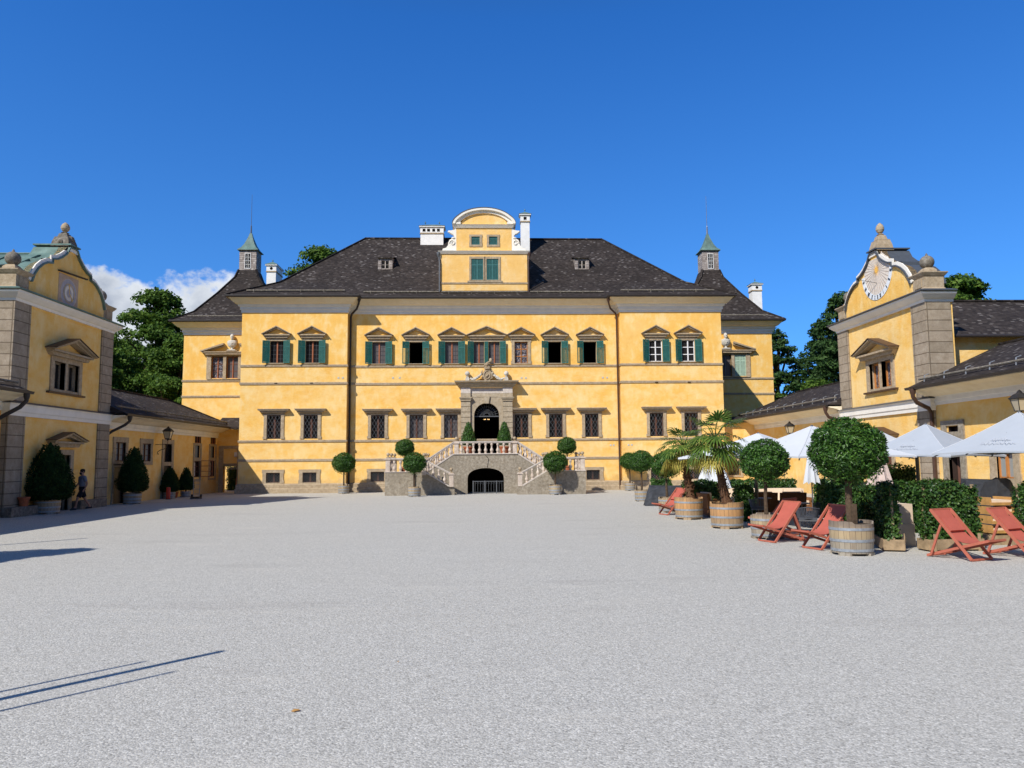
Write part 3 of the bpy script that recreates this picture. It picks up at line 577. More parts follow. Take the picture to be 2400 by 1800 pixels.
# dormers
def dormer(xc,half=.52):
    y=54.35; z0=15.72; z1=16.72
    m=MB(); m.wall(-half,half,z0,z1,0,[(-.29,.29,z0+.16,z1-.22,.12)],.12)
    m.add([(-half,0,z0),(-half,2.2,z0),(-half,2.2,z1+.3),(-half,0,z1)],[(0,1,2,3)]); m.add([(half,0,z0),(half,2.2,z0),(half,2.2,z1+.3),(half,0,z1)],[(3,2,1,0)])
    d=part('dormer',m,'shingle_grey',PAL,(xc,y,0))
    m=MB(); m.add([(-half-.1,-.14,z1-.01),(half+.1,-.14,z1-.01),(half+.1,2.4,z1+.62),(-half-.1,2.4,z1+.62)],[(0,1,2,3)]); m.box(-half-.1,half+.1,-.15,-.10,z1-.05,z1+.0); m.box(-half-.05,half+.05,-.22,.02,z0-.12,z0); part('dormer_roof',m,'shingle_roof',d)
    part('dormer_window',casement_mb(.58,z0+.16,z1-.22,.04,.035,.05,1,0),'stone_pale',d); part('pane',pane_mb(.58,z0+.16,z1-.22,.08),'pane_glass',d)
dormer(-7.3); dormer(6.98)
# chimneys
def cap_roof(m,w,d,z,h,c,mi=0):
    m.add([(c[0]-w,c[1]-d,z),(c[0]+w,c[1]-d,z),(c[0]+w,c[1]+d,z),(c[0]-w,c[1]+d,z),(c[0]-max(w-d,0.02),c[1]-max(d-w,0.02),z+h),(c[0]+max(w-d,.02),c[1]-max(d-w,.02),z+h),(c[0]+max(w-d,.02),c[1]+max(d-w,.02),z+h),(c[0]-max(w-d,.02),c[1]+max(d-w,.02),z+h)],[(3,2,1,0),(0,1,5,4),(1,2,6,5),(2,3,7,6),(3,0,4,7),(4,5,6,7)],mi)
def chimney(parent,cx,cyy,w,d,z0,z1,holes,roundh=False,spikes=1,label=None):
    m=MB(); zb=z1-.62
    m.box(cx-w,cx+w,cyy-d,cyy+d,z0,zb); m.box(cx-w-.05,cx+w+.05,cyy-d-.05,cyy+d+.05,zb,zb+.09,1); m.box(cx-w-.02,cx+w+.02,cyy-d-.02,cyy+d+.02,zb+.09,z1-.09); m.box(cx-w-.11,cx+w+.11,cyy-d-.11,cyy+d+.11,z1-.09,z1)
    for hx in holes:
        if roundh: m.lathe([(.12,0),(.12,.01)],(0,0,0),12,2); n=24; 
        if roundh:
            # turn the disc to face the court
            for i in range(len(m.v)-24,len(m.v)): x,y,z=m.v[i]; m.v[i]=(cx+hx+x,cyy-d-.021-z,zb+.30+y)
        else: m.box(cx+hx-.11,cx+hx+.11,cyy-d-.024,cyy-d+.02,zb+.17,zb+.40,2)
    o=part('chimney',m,['chimney_white','stone_trim','void_dark'],parent,label=label)
    m=MB(); cap_roof(m,w+.14,d+.14,z1+.002,.26 if d<.9 else .32,(cx,cyy))
    for k in range(spikes):
        x=cx+(0 if spikes==1 or d>w else (k*2-1)*w*.62); y=cyy+(0 if spikes==1 or w>=d else (k*2-1)*d*.6); m.tube([(x,y,z1+.2),(x,y,z1+.52)],.018,6); m.ball((x,y,z1+.40),.06,8)
    part('chimney_cap',m,'copper_green',o)
chimney(PAL,-4.15,57.75,.87,.5,17.8,19.98,(-.6,-.25,.14,.5),spikes=2,label='broad white chimney with four vents and a copper cap')
chimney(PAL,2.95,56.4,.33,.33,17.0,20.55,(0,),label='tall slim white chimney right of the gable')
# central gable
gx0,gx1=-3.12,2.83; yg=YC-.0; gc=-.14
G=MB()
G.wall(gx0,gx1,13.2,16.2,yg,[(-1.03,-.21,14.40,15.88,.12),(.03,.83,14.40,15.88,.12)],.12)
G.wall(-2.06,1.77,16.2,18.1,yg+.02,[(-1.01,-.44,16.88,17.46,.12),(.2,.78,16.88,17.46,.12)],.12)
G.box(gx0,gx0+.3,yg+.01,yg+5,13.2,16.2); G.box(gx1-.3,gx1,yg+.01,yg+5,13.2,16.2)
G.prism([(gx0,16.2),(gx1,16.2),(gx1,16.28),(1.77,16.6),(-2.06,16.6),(gx0,16.28)],yg+.06,yg+5)
arc=[(gc+1.62*math.cos(t),18.28+.88*math.sin(t)) for t in [PI*i/20 for i in range(21)]]
G.prism(arc,yg+.02,yg+5)
G.box(-2.05,1.76,yg+.15,yg+5,16.5,18.1)
GA=part('gable',G,'plaster_gable',PAL)
m=MB()
m.sweep([(0,16.22),(.06,16.22),(.16,16.36),(.20,16.42),(0,16.46)],[(gx0,yg+1.8),(gx0,yg),(gx1,yg),(gx1,yg+1.8)])
m.sweep([(0,18.06),(.05,18.06),(.14,18.20),(.20,18.28),(0,18.31)],[(-2.06,yg+1.5),(-2.06,yg),(1.77,yg),(1.77,yg+1.5)])
def arcpts(r1,r2,n=28): # flared segmental arch
    o=[]
    for i in range(n+1):
        t=PI*i/n; x=-math.cos(t); 
        z=math.sin(t)
        fl=max(0,abs(x)-.86)/.14
        o.append((gc+x*(r1+.12*fl),18.32+z*r2))
    return o
def band(m,A,B,y0,y1,mi=0):
    n=len(A)
    for i in range(n-1): m.prism([A[i],A[i+1],B[i+1],B[i]],y0,y1,mi)
A=arcpts(2.06,1.13); B=arcpts(1.62,.80); C=arcpts(1.86,.98)
band(m,A,C,yg-.26,yg+2.5); band(m,C,B,yg-.10,yg+2.5)
m.prism([(-2.22,18.30),(-1.75,18.30),(-1.75,18.45),(-2.22,18.38)],yg-.2,yg+1.5); m.prism([(1.93,18.30),(1.46,18.30),(1.46,18.45),(1.93,18.38)],yg-.2,yg+1.5)
part('gable_moulding',m,'white_trim',GA)
m=MB(); A2=[(x+(x-gc)*.012,z+.03) for x,z in A]; band(m,A2,A,yg-.29,yg+3.5); part('gable_roof',m,'metal_slate',GA)
def scroll(s):
    m=MB(); x0=-2.06 if s<0 else 1.77
    poly=[(0,16.46),(.98,16.46),(.93,16.62),(.70,16.68),(.58,16.85),(.55,17.05),(.46,17.25),(.25,17.34),(.13,17.42),(.16,17.55),(.26,17.66),(.40,17.72),(.50,17.80),(.44,17.90),(.30,17.92),(.10,17.98),(0,18.05)]
    m.prism([(x0+s*a,b) for a,b in poly],yg+.03,yg+.38)
    t=[]; 
    for i in range(34): th=i/33*4.2*PI*.62; r=.21*(1-i/40); t.append((x0+s*(.27+r*math.cos(th)),yg-.0,17.02+r*math.sin(th)))
    m.tube(t,.035,6); m.ball((x0+s*.50,yg+.12,17.84),.09,8); m.lathe([(.12,0),(.16,.06),(.10,.12)],(x0+s*.2,yg+.1,17.32),10)
    part('scroll_bracket',m,'white_trim',GA,smooth=False)
scroll(-1); scroll(1)
for s,c,a,b in ((-1,-.62,.82,0),(1,.43,.80,0)):
    m=MB()
    m.wall(-.41,.41,14.38,15.9,0,[]) ; 
    W2=part('window',frame_mb(.82,14.40,15.88,.14,.16,.05,0.04,0),'stone_trim',GA,(c,yg,0),label='shuttered attic window of the gable')
    for q in (-1,1):
        o=ob('shutter',cached('gshut',lambda:shutter_mesh(.40,14.41,15.87,False).mesh('shutter','louver_blue')),W2,(q*.40,.03,0),(0 if q<0 else PI)); 
        if q>0: o.scale=(1,-1,1)
for c in (-.725,.49):
    W2=part('window',frame_mb(.58,16.88,17.46,.14,.14,.05,.13,.02),'stone_trim',GA,(c,yg+.02,0)); ob('shutter',cached('gs2',lambda:shutter_mesh(.56,16.89,17.45,False).mesh('shutter','louver_blue')),W2,(-.28,.04,0))
m=MB(); m.sweep([(.0,14.12),(.04,14.12),(.05,14.22),(.0,14.24)],[(gx0,yg+1.5),(gx0,yg),(gx1,yg),(gx1,yg+1.5)]); m.box(-1.3,1.1,yg-.08,yg,14.24,14.34); part('sill_band',m,'stone_trim',GA)
downpipe(GA,[(gx0-.16,yg-.1,16.25),(gx0-.10,yg-.1,15.8),(gx0-.08,yg-.12,15.6),(gx0-.08,yg-.12,13.5)],.05,'metal_grey'); downpipe(GA,[(gx1+.16,yg-.1,16.25),(gx1+.10,yg-.1,15.8),(gx1+.08,yg-.12,15.6),(gx1+.08,yg-.12,13.5)],.05,'metal_brown')
# portal
yp=YC-.02; P=MB()
arch=[(-.865+.0,2.44),(-.865,5.03)]+[(-.02-.845*math.cos(PI*i/18),5.05+.85*math.sin(PI*i/18)) for i in range(1,18)]+[(.825,5.03),(.825,2.44)]
P.prism([(-1.12,2.44)]+arch+[(1.10,2.44),(1.10,6.3),(-1.12,6.3)],yp-.22,yp+.22)
for s in (-1,1):
    x0,x1=sorted((s*1.09-.01,s*1.74-.01)); z=2.44
    P.box(x0,x1,yp-.22,yp+.0,2.44,6.02)
    while z<5.9: P.box(x0+.01,x1-.01,yp-.36,yp-.22,z,z+.33); z+=.358
    P.box(x0-.02,x1+.02,yp-.42,yp,6.02,6.10); P.box(x0-.06,x1+.06,yp-.46,yp,6.13,6.19); P.box(x0-.10,x1+.10,yp-.50,yp,6.22,6.29); P.box(x0,x1,yp-.38,yp,6.10,6.22)
P.box(-1.10,1.08,yp-.24,yp,6.3,6.55); 
for s in (-1,1): x0,x1=sorted((s*1.09-.01,s*1.75-.01)); P.box(x0,x1,yp-.37,yp,6.29,6.55)
P.prism([(-.16,5.86),(.12,5.86),(.20,6.35),(-.24,6.35)],yp-.33,yp-.1)
PO=part('portal',P,'stone_portal',PAL,label='rusticated stone portal round the arched doorway')
m=MB(); m.box(-1.10,1.08,yp-.22,yp,6.56,6.95)
for s in (-1,1): x0,x1=sorted((s*1.09-.01,s*1.74-.01)); m.box(x0,x1,yp-.35,yp,6.56,6.95)
part('frieze',m,'stone_pale',PO)
m=MB(); m.sweep([(0,6.95),(.05,6.95),(.16,7.10),(.22,7.14),(.24,7.22),(.40,7.30),(.42,7.38),(0,7.40)],[(-1.75,yp+.0),(-1.75,yp-.35),(1.73,yp-.35),(1.73,yp+.0)]); part('cornice',m,'stone_portal',PO)
m=MB(); m.box(-.865,.825,yp+.9,yp+.94,2.44,5.0,0); part('door',m,'wall_inner',PO,label='dark hall behind the open door') if False else None
m=MB(); fy=yp+.12; m.box(-.85,.81,fy-.03,fy+.03,4.98,5.05)
for i in range(1,14):
    t=PI*i/14; m.bar((-.02-.18*math.cos(t),fy,5.05+.18*math.sin(t)),(-.02-.80*math.cos(t),fy,5.05+.80*math.sin(t)),.018,.018,upv=(0,1,0))
for r in (.18,.42,.62): m.tube([(-.02-r*math.cos(PI*i/16),fy,5.05+r*math.sin(PI*i/16)) for i in range(17)],.010,5)
part('fanlight',m,'iron_grey',PO)
m=MB(); m.lathe([(.02,.5),(.03,.1),(.14,.02),(.16,-.05),(.05,-.12)],(-.02,yp+1.3,4.82),10); m.tube([(-.02,yp+1.3,5.3),(-.02,yp+1.3,6.0)],.01,5); ch=part('chandelier',m,'iron_black',PO)
m=MB()
for i in range(6): m.ball((-.02+.17*math.cos(i*PI/3),yp+1.3+.17*math.sin(i*PI/3),4.87),.028,6)
part('bulb',m,'bulb',ch)
# crest group above the portal
def ballpost(x):
    m=MB(); m.box(x-.13,x+.13,yp-.33,yp-.08,7.40,7.56); m.prism([(x-.13,7.56),(x+.13,7.56),(x+.08,7.66),(x-.08,7.66)],yp-.31,yp-.1); m.lathe([(.05,0),(.10,.04),(.05,.08)],(x,yp-.2,7.66),10); m.ball((x,yp-.2,7.90),.165,16); part('ball_finial',m,'stone_white',PO,smooth=True)
ballpost(-1.31); ballpost(1.32)
m=MB()
sh=[]
for i in range(24):
    t=2*PI*i/24; rx=.32+.04*math.cos(4*t); sh.append((.03+rx*math.sin(t),7.80-.40*math.cos(t)*(1.12 if math.cos(t)>0 else 1)))
m.prism(sh,yp-.24,yp-.08); m.lathe([(.18,0),(.22,.05),(.20,.1),(.14,.12)],(.03,yp-.2,8.18),12,0,0,1,.7)
for i in range(-2,3): m.ball((.03+i*.08,yp-.2,8.33+.03*(2-abs(i))),.05,6)
m.tube([(.03,yp-.26,7.5),(-.08,yp-.30,7.66),(.10,yp-.30,7.82),(-.02,yp-.28,7.98)],.035,6)
el=[(.03+.21*math.sin(t),yp-.27,7.80+.27*math.cos(t)) for t in [2*PI*i/20 for i in range(21)]]; m.tube(el,.03,6)
for s in (-1,1):
    m.tube([(.03+s*.30,yp-.25,8.1),(.03+s*.40,yp-.27,8.0),(.03+s*.36,yp-.28,7.88)],.04,6); m.tube([(.03+s*.30,yp-.22,7.55),(.03+s*.38,yp-.26,7.62),(.03+s*.30,yp-.28,7.7)],.035,6)
m.ball((.02,yp-.22,8.52),.10,10); m.tube([(-.2,yp-.2,8.40),(0,yp-.24,8.62),(.25,yp-.2,8.72)],.05,6); m.ball((.27,yp-.2,8.80),.11,8,0,1.4)
part('coat_of_arms',m,'stone_trim',PO)
for s in (-1,1):
    m=MB(); n=26
    for i in range(n):
        t=i/(n-1); x=.03+s*(.34+.80*t); z=7.95-.48*math.sin(min(1,t*1.05)*PI*.5)**.8+.10*max(0,t-.7)/.3; r=.045+.035*math.sin(PI*t)
        for q in range(2): m.ball((x+random.uniform(-.03,.03),yp-.18+random.uniform(-.05,.02),z+random.uniform(-.045,.045)),r,6)
    part('garland',m,'stone_white',PO)
# ---------------------------------------------------------------- double staircase
cx=-.09
ST=thing('double_staircase','grey stone double staircase with marble balustrades in front of the palace portal','staircase',(0,0,0))
m=MB(); zt=2.42
arcn=[(cx-1.12,0.001),(cx-1.12,.92)]+[(cx-1.12*math.cos(PI*i/16)*(1.0),.92+.66*math.sin(PI*i/16)**.8) for i in range(1,16)]+[(cx+1.12,.92),(cx+1.12,.001)]
out=[(cx-1.96,0),*arcn,(cx+1.96,0),(cx+1.96,zt),(cx-1.96,zt)]
m.prism(out,47.3,47.9)
m.box(cx-1.95,cx-1.4,47.9,51.4,0,zt-.01); m.box(cx+1.4,cx+1.95,47.9,51.4,0,zt-.01); m.box(cx-1.4,cx+1.4,47.9,51.4,2.1,zt-.01)
m.box(cx-1.4,cx+1.4,51.3,51.4,0,2.1,1)
for s in (-1,1):
    X=lambda a:cx+s*a
    # upper flight wall and steps
    m.prism([(X(1.96),0),(X(1.96),zt),(X(3.55),1.36),(X(3.55),0)],47.3,47.55); m.prism([(X(1.96),0),(X(1.96),zt-.15),(X(3.55),1.2),(X(3.55),0)],47.55,49.2)
    m.prism([(X(1.96),0),(X(1.96),zt),(X(3.55),1.36),(X(3.55),0)],49.2,49.4)
    # outer landing block
    a,b=sorted((X(3.55),X(5.96))); m.box(a,b,46.1,49.4,0,1.2); a,b=sorted((X(4.3),X(5.97))); m.box(a,b,45.8,46.1,0,1.38); a,b=sorted((X(5.75),X(5.96))); m.box(a,b,46.1,49.4,1.2,1.38); a,b=sorted((X(3.55),X(5.75))); m.box(a,b,49.2,49.4,1.2,1.38)
    # lower flight wall
    poly=[(X(1.86),0),(X(1.86),.46),(X(2.22),.50),(X(3.65),1.36),(X(4.3),1.37),(X(4.3),0)]
    m.prism(poly,46.0 if s<0 else 45.82,46.22); m.prism([(X(1.9),0),(X(1.9),.12),(X(3.55),1.15),(X(3.55),0)],46.22,47.28)
SW=part('stair_wall',m,['stone_wall','void_dark'],ST)
m=MB(); m.bar((cx-.05,47.285,2.40),(cx+.18,47.285,2.15),.02,.02,upv=(0,1,0)); m.bar((cx+.18,47.285,2.15),(cx+.10,47.285,1.62),.02,.02,upv=(0,1,0)); part('crack',m,'void_dark',ST)
# coping under the balusters
m=MB(); m.box(cx-1.98,cx+1.98,47.24,47.62,zt,zt+.06)
for s in (-1,1):
    X=lambda a:cx+s*a
    for y in (47.42,49.3): m.bar((X(1.98),y,zt+.03),(X(3.6),y,1.39),.30,.08)
    a,b=sorted((X(4.28),X(6.0))); m.box(a,b,45.76,46.1,1.38,1.42); m.bar((X(2.2),46.0,.54),(X(3.65),46.0,1.40),.28,.07)
part('coping',m,'stone_pale',ST)
def bal_mesh(h):
    m=MB(); p=[(.085,0),(.085,.07),(.05,.10),(.07,.15),(.105,.27),(.10,.36),(.06,.50),(.045,.62),(.055,.68),(.05,.74),(.08,.80),(.085,.86),(.085,1)]
    m.lathe([(r,z*h) for r,z in p],n=12); return m.mesh('baluster','stone_marble',True)
BM=bal_mesh(.64)
def baluster(x,y,z,sc=1): ob('baluster',BM,ST,(x,y,z),0,(1,1,sc))
def newel(x,y,z0,z1,w=.13,ballz=True):
    m=MB(); m.box(-w,w,-w,w,z0,z1); m.box(-w+.03,w-.03,-w-.006,w+.006,z0+.1,z1-.08); m.box(-w-.05,w+.05,-w-.05,w+.05,z1,z1+.05); m.box(-w-.02,w+.02,-w-.02,w+.02,z1+.05,z1+.09)
    n=part('newel_post',m,'stone_marble',ST,(x,y,0))
    if ballz:
        m=MB(); m.box(-.09,.09,-.09,.09,z1+.09,z1+.17); m.lathe([(.03,0),(.06,.02),(.03,.05)],(0,0,z1+.17),8); m.ball((0,0,z1+.31),.105,14); part('ball_finial',m,'stone_quoin' if False else 'stone_trim',n,smooth=True)
def rail(p,q,w=.2):
    m=MB(); m.bar(p,q,w,.06); m.bar((p[0],p[1],p[2]-.055),(q[0],q[1],q[2]-.055),w*.75,.05); part('handrail',m,'stone_pale',ST)
zr=3.19
rail((cx-1.98,47.42,zr),(cx+1.98,47.42,zr)); 
for i in range(9): baluster(cx-1.5+i*.375,47.42,zt+.06)
for s in (-1,1):
    X=lambda a:cx+s*a
    newel(X(1.80),47.42,zt+.06,3.09); newel(X(1.80),49.3,zt+.06,3.09,ballz=True)
    rail((X(1.8),47.6,zr),(X(1.8),49.2,zr)); 
    for k in range(4): baluster(X(1.8),47.78+k*.36,zt+.06)
    for y in (47.42,49.3):
        rail((X(1.98),y,zr),(X(3.60),y,2.13))
        for k in range(5): t=(k+.5)/5; baluster(X(2.02+1.5*t),y,2.46-1.02*t)
    newel(X(3.68),47.42,1.2,2.12); newel(X(3.68),46.0,1.2,2.1); newel(X(3.68),49.3,1.2,2.12)
    newel(X(5.82),46.0,1.42,2.13); newel(X(5.82),49.3,1.38,2.13); newel(X(5.82),47.6,1.38,2.13)
    rail((X(3.8),46.0,2.19),(X(5.92),46.0,2.19)); rail((X(5.82),46.1,2.191),(X(5.82),49.2,2.191)); rail((X(3.8),49.3,2.19),(X(5.9),49.3,2.19))
    for k in range(5): baluster(X(4.0+k*.36),46.0,1.42)
    for k in range(7): baluster(X(5.82),46.36+k*.42,1.38)
    for k in range(5): baluster(X(4.0+k*.36),49.3,1.38)
    newel(X(2.05),46.0,.50,1.22,.13); rail((X(2.1),46.0,1.30),(X(3.62),46.0,2.11))
    for k in range(4): t=(k+.6)/4; baluster(X(2.25+1.35*t),46.0,.60+.78*t,.98)
# gate bars in the arch under the stairs
m=MB(); y=47.5
m.box(cx-.8,cx+1.1,y-.015,y+.015,.74,.78); m.box(cx-.8,cx+1.1,y-.015,y+.015,.06,.09)
for x in (-.78,-.06,.66): m.box(cx+x-.03,cx+x+.03,y-.03,y+.03,.0,.80)
for i in range(11): x=cx-.66+i*.165; m.tube([(x,y,.08),(x,y,.76)],.010,5)
for i in range(10):
    x=cx-.62+i*.165; m.tube([(x+.04*math.cos(t),y,.62+.05*math.sin(t)) for t in [PI*k/6 for k in range(9)]],.008,4)
part('gate',m,'iron_grey',ST)
# ---------------------------------------------------------------- side pavilions with lantern turrets
def pavilion(xc,side,label):
    """square tower-like pavilion set back beside the palace; side=-1 left, 1 right"""
    T=thing('side_pavilion',label,'pavilion',(xc,60,0)); hw=3.8; dp=7.6
    m=MB()
    lights=[(-1.62,-.70,8.6,10.33,.3),(-.46,.46,8.6,10.33,.3),(.70,1.62,8.6,10.33,.3)]
    m.wall(-hw,hw,0,12.3,0,lights)
    for h in lights: m.add([(h[0],.3,h[2]),(h[1],.3,h[2]),(h[1],.3,h[3]),(h[0],.3,h[3])],[(0,1,2,3)],1)
    m.add([(-hw,0,0),(-hw,dp,0),(-hw,dp,12.3),(-hw,0,12.3)],[(3,2,1,0)]); m.add([(hw,0,0),(hw,dp,0),(hw,dp,12.3),(hw,0,12.3)],[(0,1,2,3)]); m.add([(-hw,dp,0),(hw,dp,0),(hw,dp,12.3),(-hw,dp,12.3)],[(3,2,1,0)])
    part('wall',m,['plaster_yellow','wall_inner'],T)
    path=[(-hw,dp),(-hw,0),(hw,0),(hw,dp)]
    for z0,z1 in ((8.33,8.48),(7.10,7.25),(3.34,3.48)): part('string_course',MB().sweep([(.002,z0),(.05,z0),(.065,z1-.02),(.002,z1+.015)],path),'stone_trim',T)
    part('cornice',MB().sweep([(.002,12.02),(.06,12.02),(.06,12.18),(.13,12.22),(.13,12.40),(.22,12.44),(.26,12.58),(.002,12.58)],path),'white_trim',T)
    part('soffit',MB().sweep([(.0,12.581),(.27,12.581),(.42,12.62),(.72,12.93),(.72,12.97),(.0,12.97)],path),'plaster_cream',T)
    part('gutter',MB().sweep([(.73,12.98),(.76,12.93),(.86,12.93),(.90,13.0),(.90,13.09),(.87,13.09),(.84,12.99),(.78,12.99),(.73,13.05)],path),'metal_dark',T)
    # concave pyramid roof
    cyy=dp/2; pr=[(4.62,13.08),(3.3,14.0),(2.0,15.75),(.95,17.35),(.74,18.02)]
    m=MB(); m.sq([(r,z) for r,z in pr],(0,cyy,0)); rf=part('roof',m,'shingle_roof',T)
    for sx in (-1,1):
        m=MB()
        for i in range(len(pr)-1): m.bar((sx*pr[i][0],cyy-pr[i][0],pr[i][1]+.03),(sx*pr[i+1][0],cyy-pr[i+1][0],pr[i+1][1]+.03),.2,.08)
        part('hip_cap',m,'shingle_roof',rf)
    m=MB(); snow(m,-3.5,3.5,-.22,13.5); part('snow_guard',m,'stone_dark',rf)
    # lantern turret
    m=MB(); m.wall(-.70,.70,17.9,19.75,cyy-.70,[(-.24,.24,18.15,19.45,.06)],.06); m.box(-.70,.70,cyy-.63,cyy+.70,17.9,19.75); tu=part('turret',m,'shingle_grey',T)
    m=MB()
    for x in (-.25,.21): m.box(x,x+.04,cyy-.73,cyy-.68,18.13,19.47)
    m.box(-.21,.21,cyy-.73,cyy-.68,18.13,18.18); m.box(-.21,.21,cyy-.73,cyy-.68,19.42,19.47)
    for x in (-.07,.05): m.box(x,x+.02,cyy-.715,cyy-.685,18.18,19.42)
    for k in range(1,4): z=18.18+k*.31; m.box(-.21,.21,cyy-.712,cyy-.688,z,z+.02)
    part('turret_window',m,'white_paint',tu); m=MB(); m.add([(-.21,cyy-.675,18.15),(.21,cyy-.675,18.15),(.21,cyy-.675,19.45),(-.21,cyy-.675,19.45)],[(0,1,2,3)]); part('pane',m,'pane_glass',tu)
    m=MB(); m.sq([(.86,19.72),(.84,19.78),(.62,20.0),(.42,20.35),(.27,20.75),(.15,21.1),(.09,21.35)],(0,cyy,0)); sp=part('spire',m,'copper_green',T)
    m=MB(); m.tube([(0,cyy,21.3),(0,cyy,22.0),(0,cyy,22.1),(0,cyy,24.75)],[.075,.05,.022,.012],6); part('lightning_rod',m,'metal_grey',sp)
    # triple window with broken pediment
    m=MB()
    for a,b in ((-1.97,-1.62),(-.70,-.46),(.46,.70),(1.62,1.97)): m.box(a,b,-.07,.12,8.55,10.33)
    m.box(-1.97,1.97,-.07,.12,10.33,10.48); m.box(-1.9,1.9,-.12,.1,8.50,8.55)
    wn=part('window',m,'stone_trim',T,label='three light stone window under a broken pediment')
    m=MB(); m.prism([(-2.0,10.45),(2.0,10.45),(2.2,10.6),(-2.2,10.6)],-.25,-.08); m.box(-2.28,2.28,-.32,-.003,10.6,10.68)
    for s in (-1,1): m.prism([(s*2.38,10.66),(s*2.38,10.76),(s*.62,11.34),(s*.62,11.2)],-.38,-.003); m.prism([(s*2.25,10.68),(s*2.1,10.68),(s*.62,11.08),(s*.62,11.2)],-.28,-.003)
    m.box(-.42,.42,-.36,-.003,10.681,10.75); part('pediment',m,'stone_trim',wn)
    for i,c in enumerate((-1.16,0,1.16)):
        pale=(side>0 and c>1)
        if pale:
            for q in (-1,1):
                o=ob('shutter',cached('pals',lambda:shutter_mesh(.455,8.62,10.31).mesh('shutter','louver_pale')),wn,(c+q*.46,.03,0),(0 if q<0 else PI)); o.scale=(1,1 if q<0 else -1,1)
        else:
            mm='lattice_glass' if i==0 else 'pane_grey'
            part('casement',casement_mb(.9,8.62,10.31,.16,.03,.07,2,0),'casement_red' if side<0 else 'metal_grey',wn,(c,0,0)); part('pane',pane_mb(.9,8.62,10.31,.2),mm,wn,(c,0,0))
    ch=(chimney(T,2.55,2.0,.37,.95,13.8,17.95,(0,),True,2) if side<0 else chimney(T,3.45,2.3,.40,.42,13.4,16.55,(0,),True,1))
    # stone bust standing on the broken pediment
    m=MB(); m.box(-.30,.30,-.20,.2,10.751,10.83); m.lathe([(.16,10.83),(.09,10.90),(.09,10.98),(.14,11.02)],(0,0,0),12)
    m.lathe([(.12,10.98),(.24,11.04),(.33,11.14),(.37,11.28),(.39,11.42),(.34,11.52),(.16,11.58),(.10,11.62)],(0,0,0),14,0,0,1,.60)
    m.lathe([(.095,11.56),(.10,11.64),(.15,11.70),(.175,11.82),(.165,11.94),(.10,12.03),(.02,12.06)],(0,-.02,0),12,0,0,.88,1.05); m.ball((0,-.20,11.82),.032,6); m.ball((0,-.14,11.70),.08,8)
    for a in (-1,1): m.tube([(a*.3,-.1,11.42),(0,-.24,11.28),(-a*.05,-.2,11.12)],.035,6)
    solo('bust','' or m,'stone_white','pale stone bust on the broken pediment of the '+('left' if side<0 else 'right')+' side pavilion','statue',(xc,59.82,0),smooth=True)
    return T
pavilion(-19.9,-1,'yellow side pavilion left of the palace with shingled lantern turret and copper spire')
pavilion(19.1,1,'yellow side pavilion right of the palace with pale closed shutters and lantern turret')
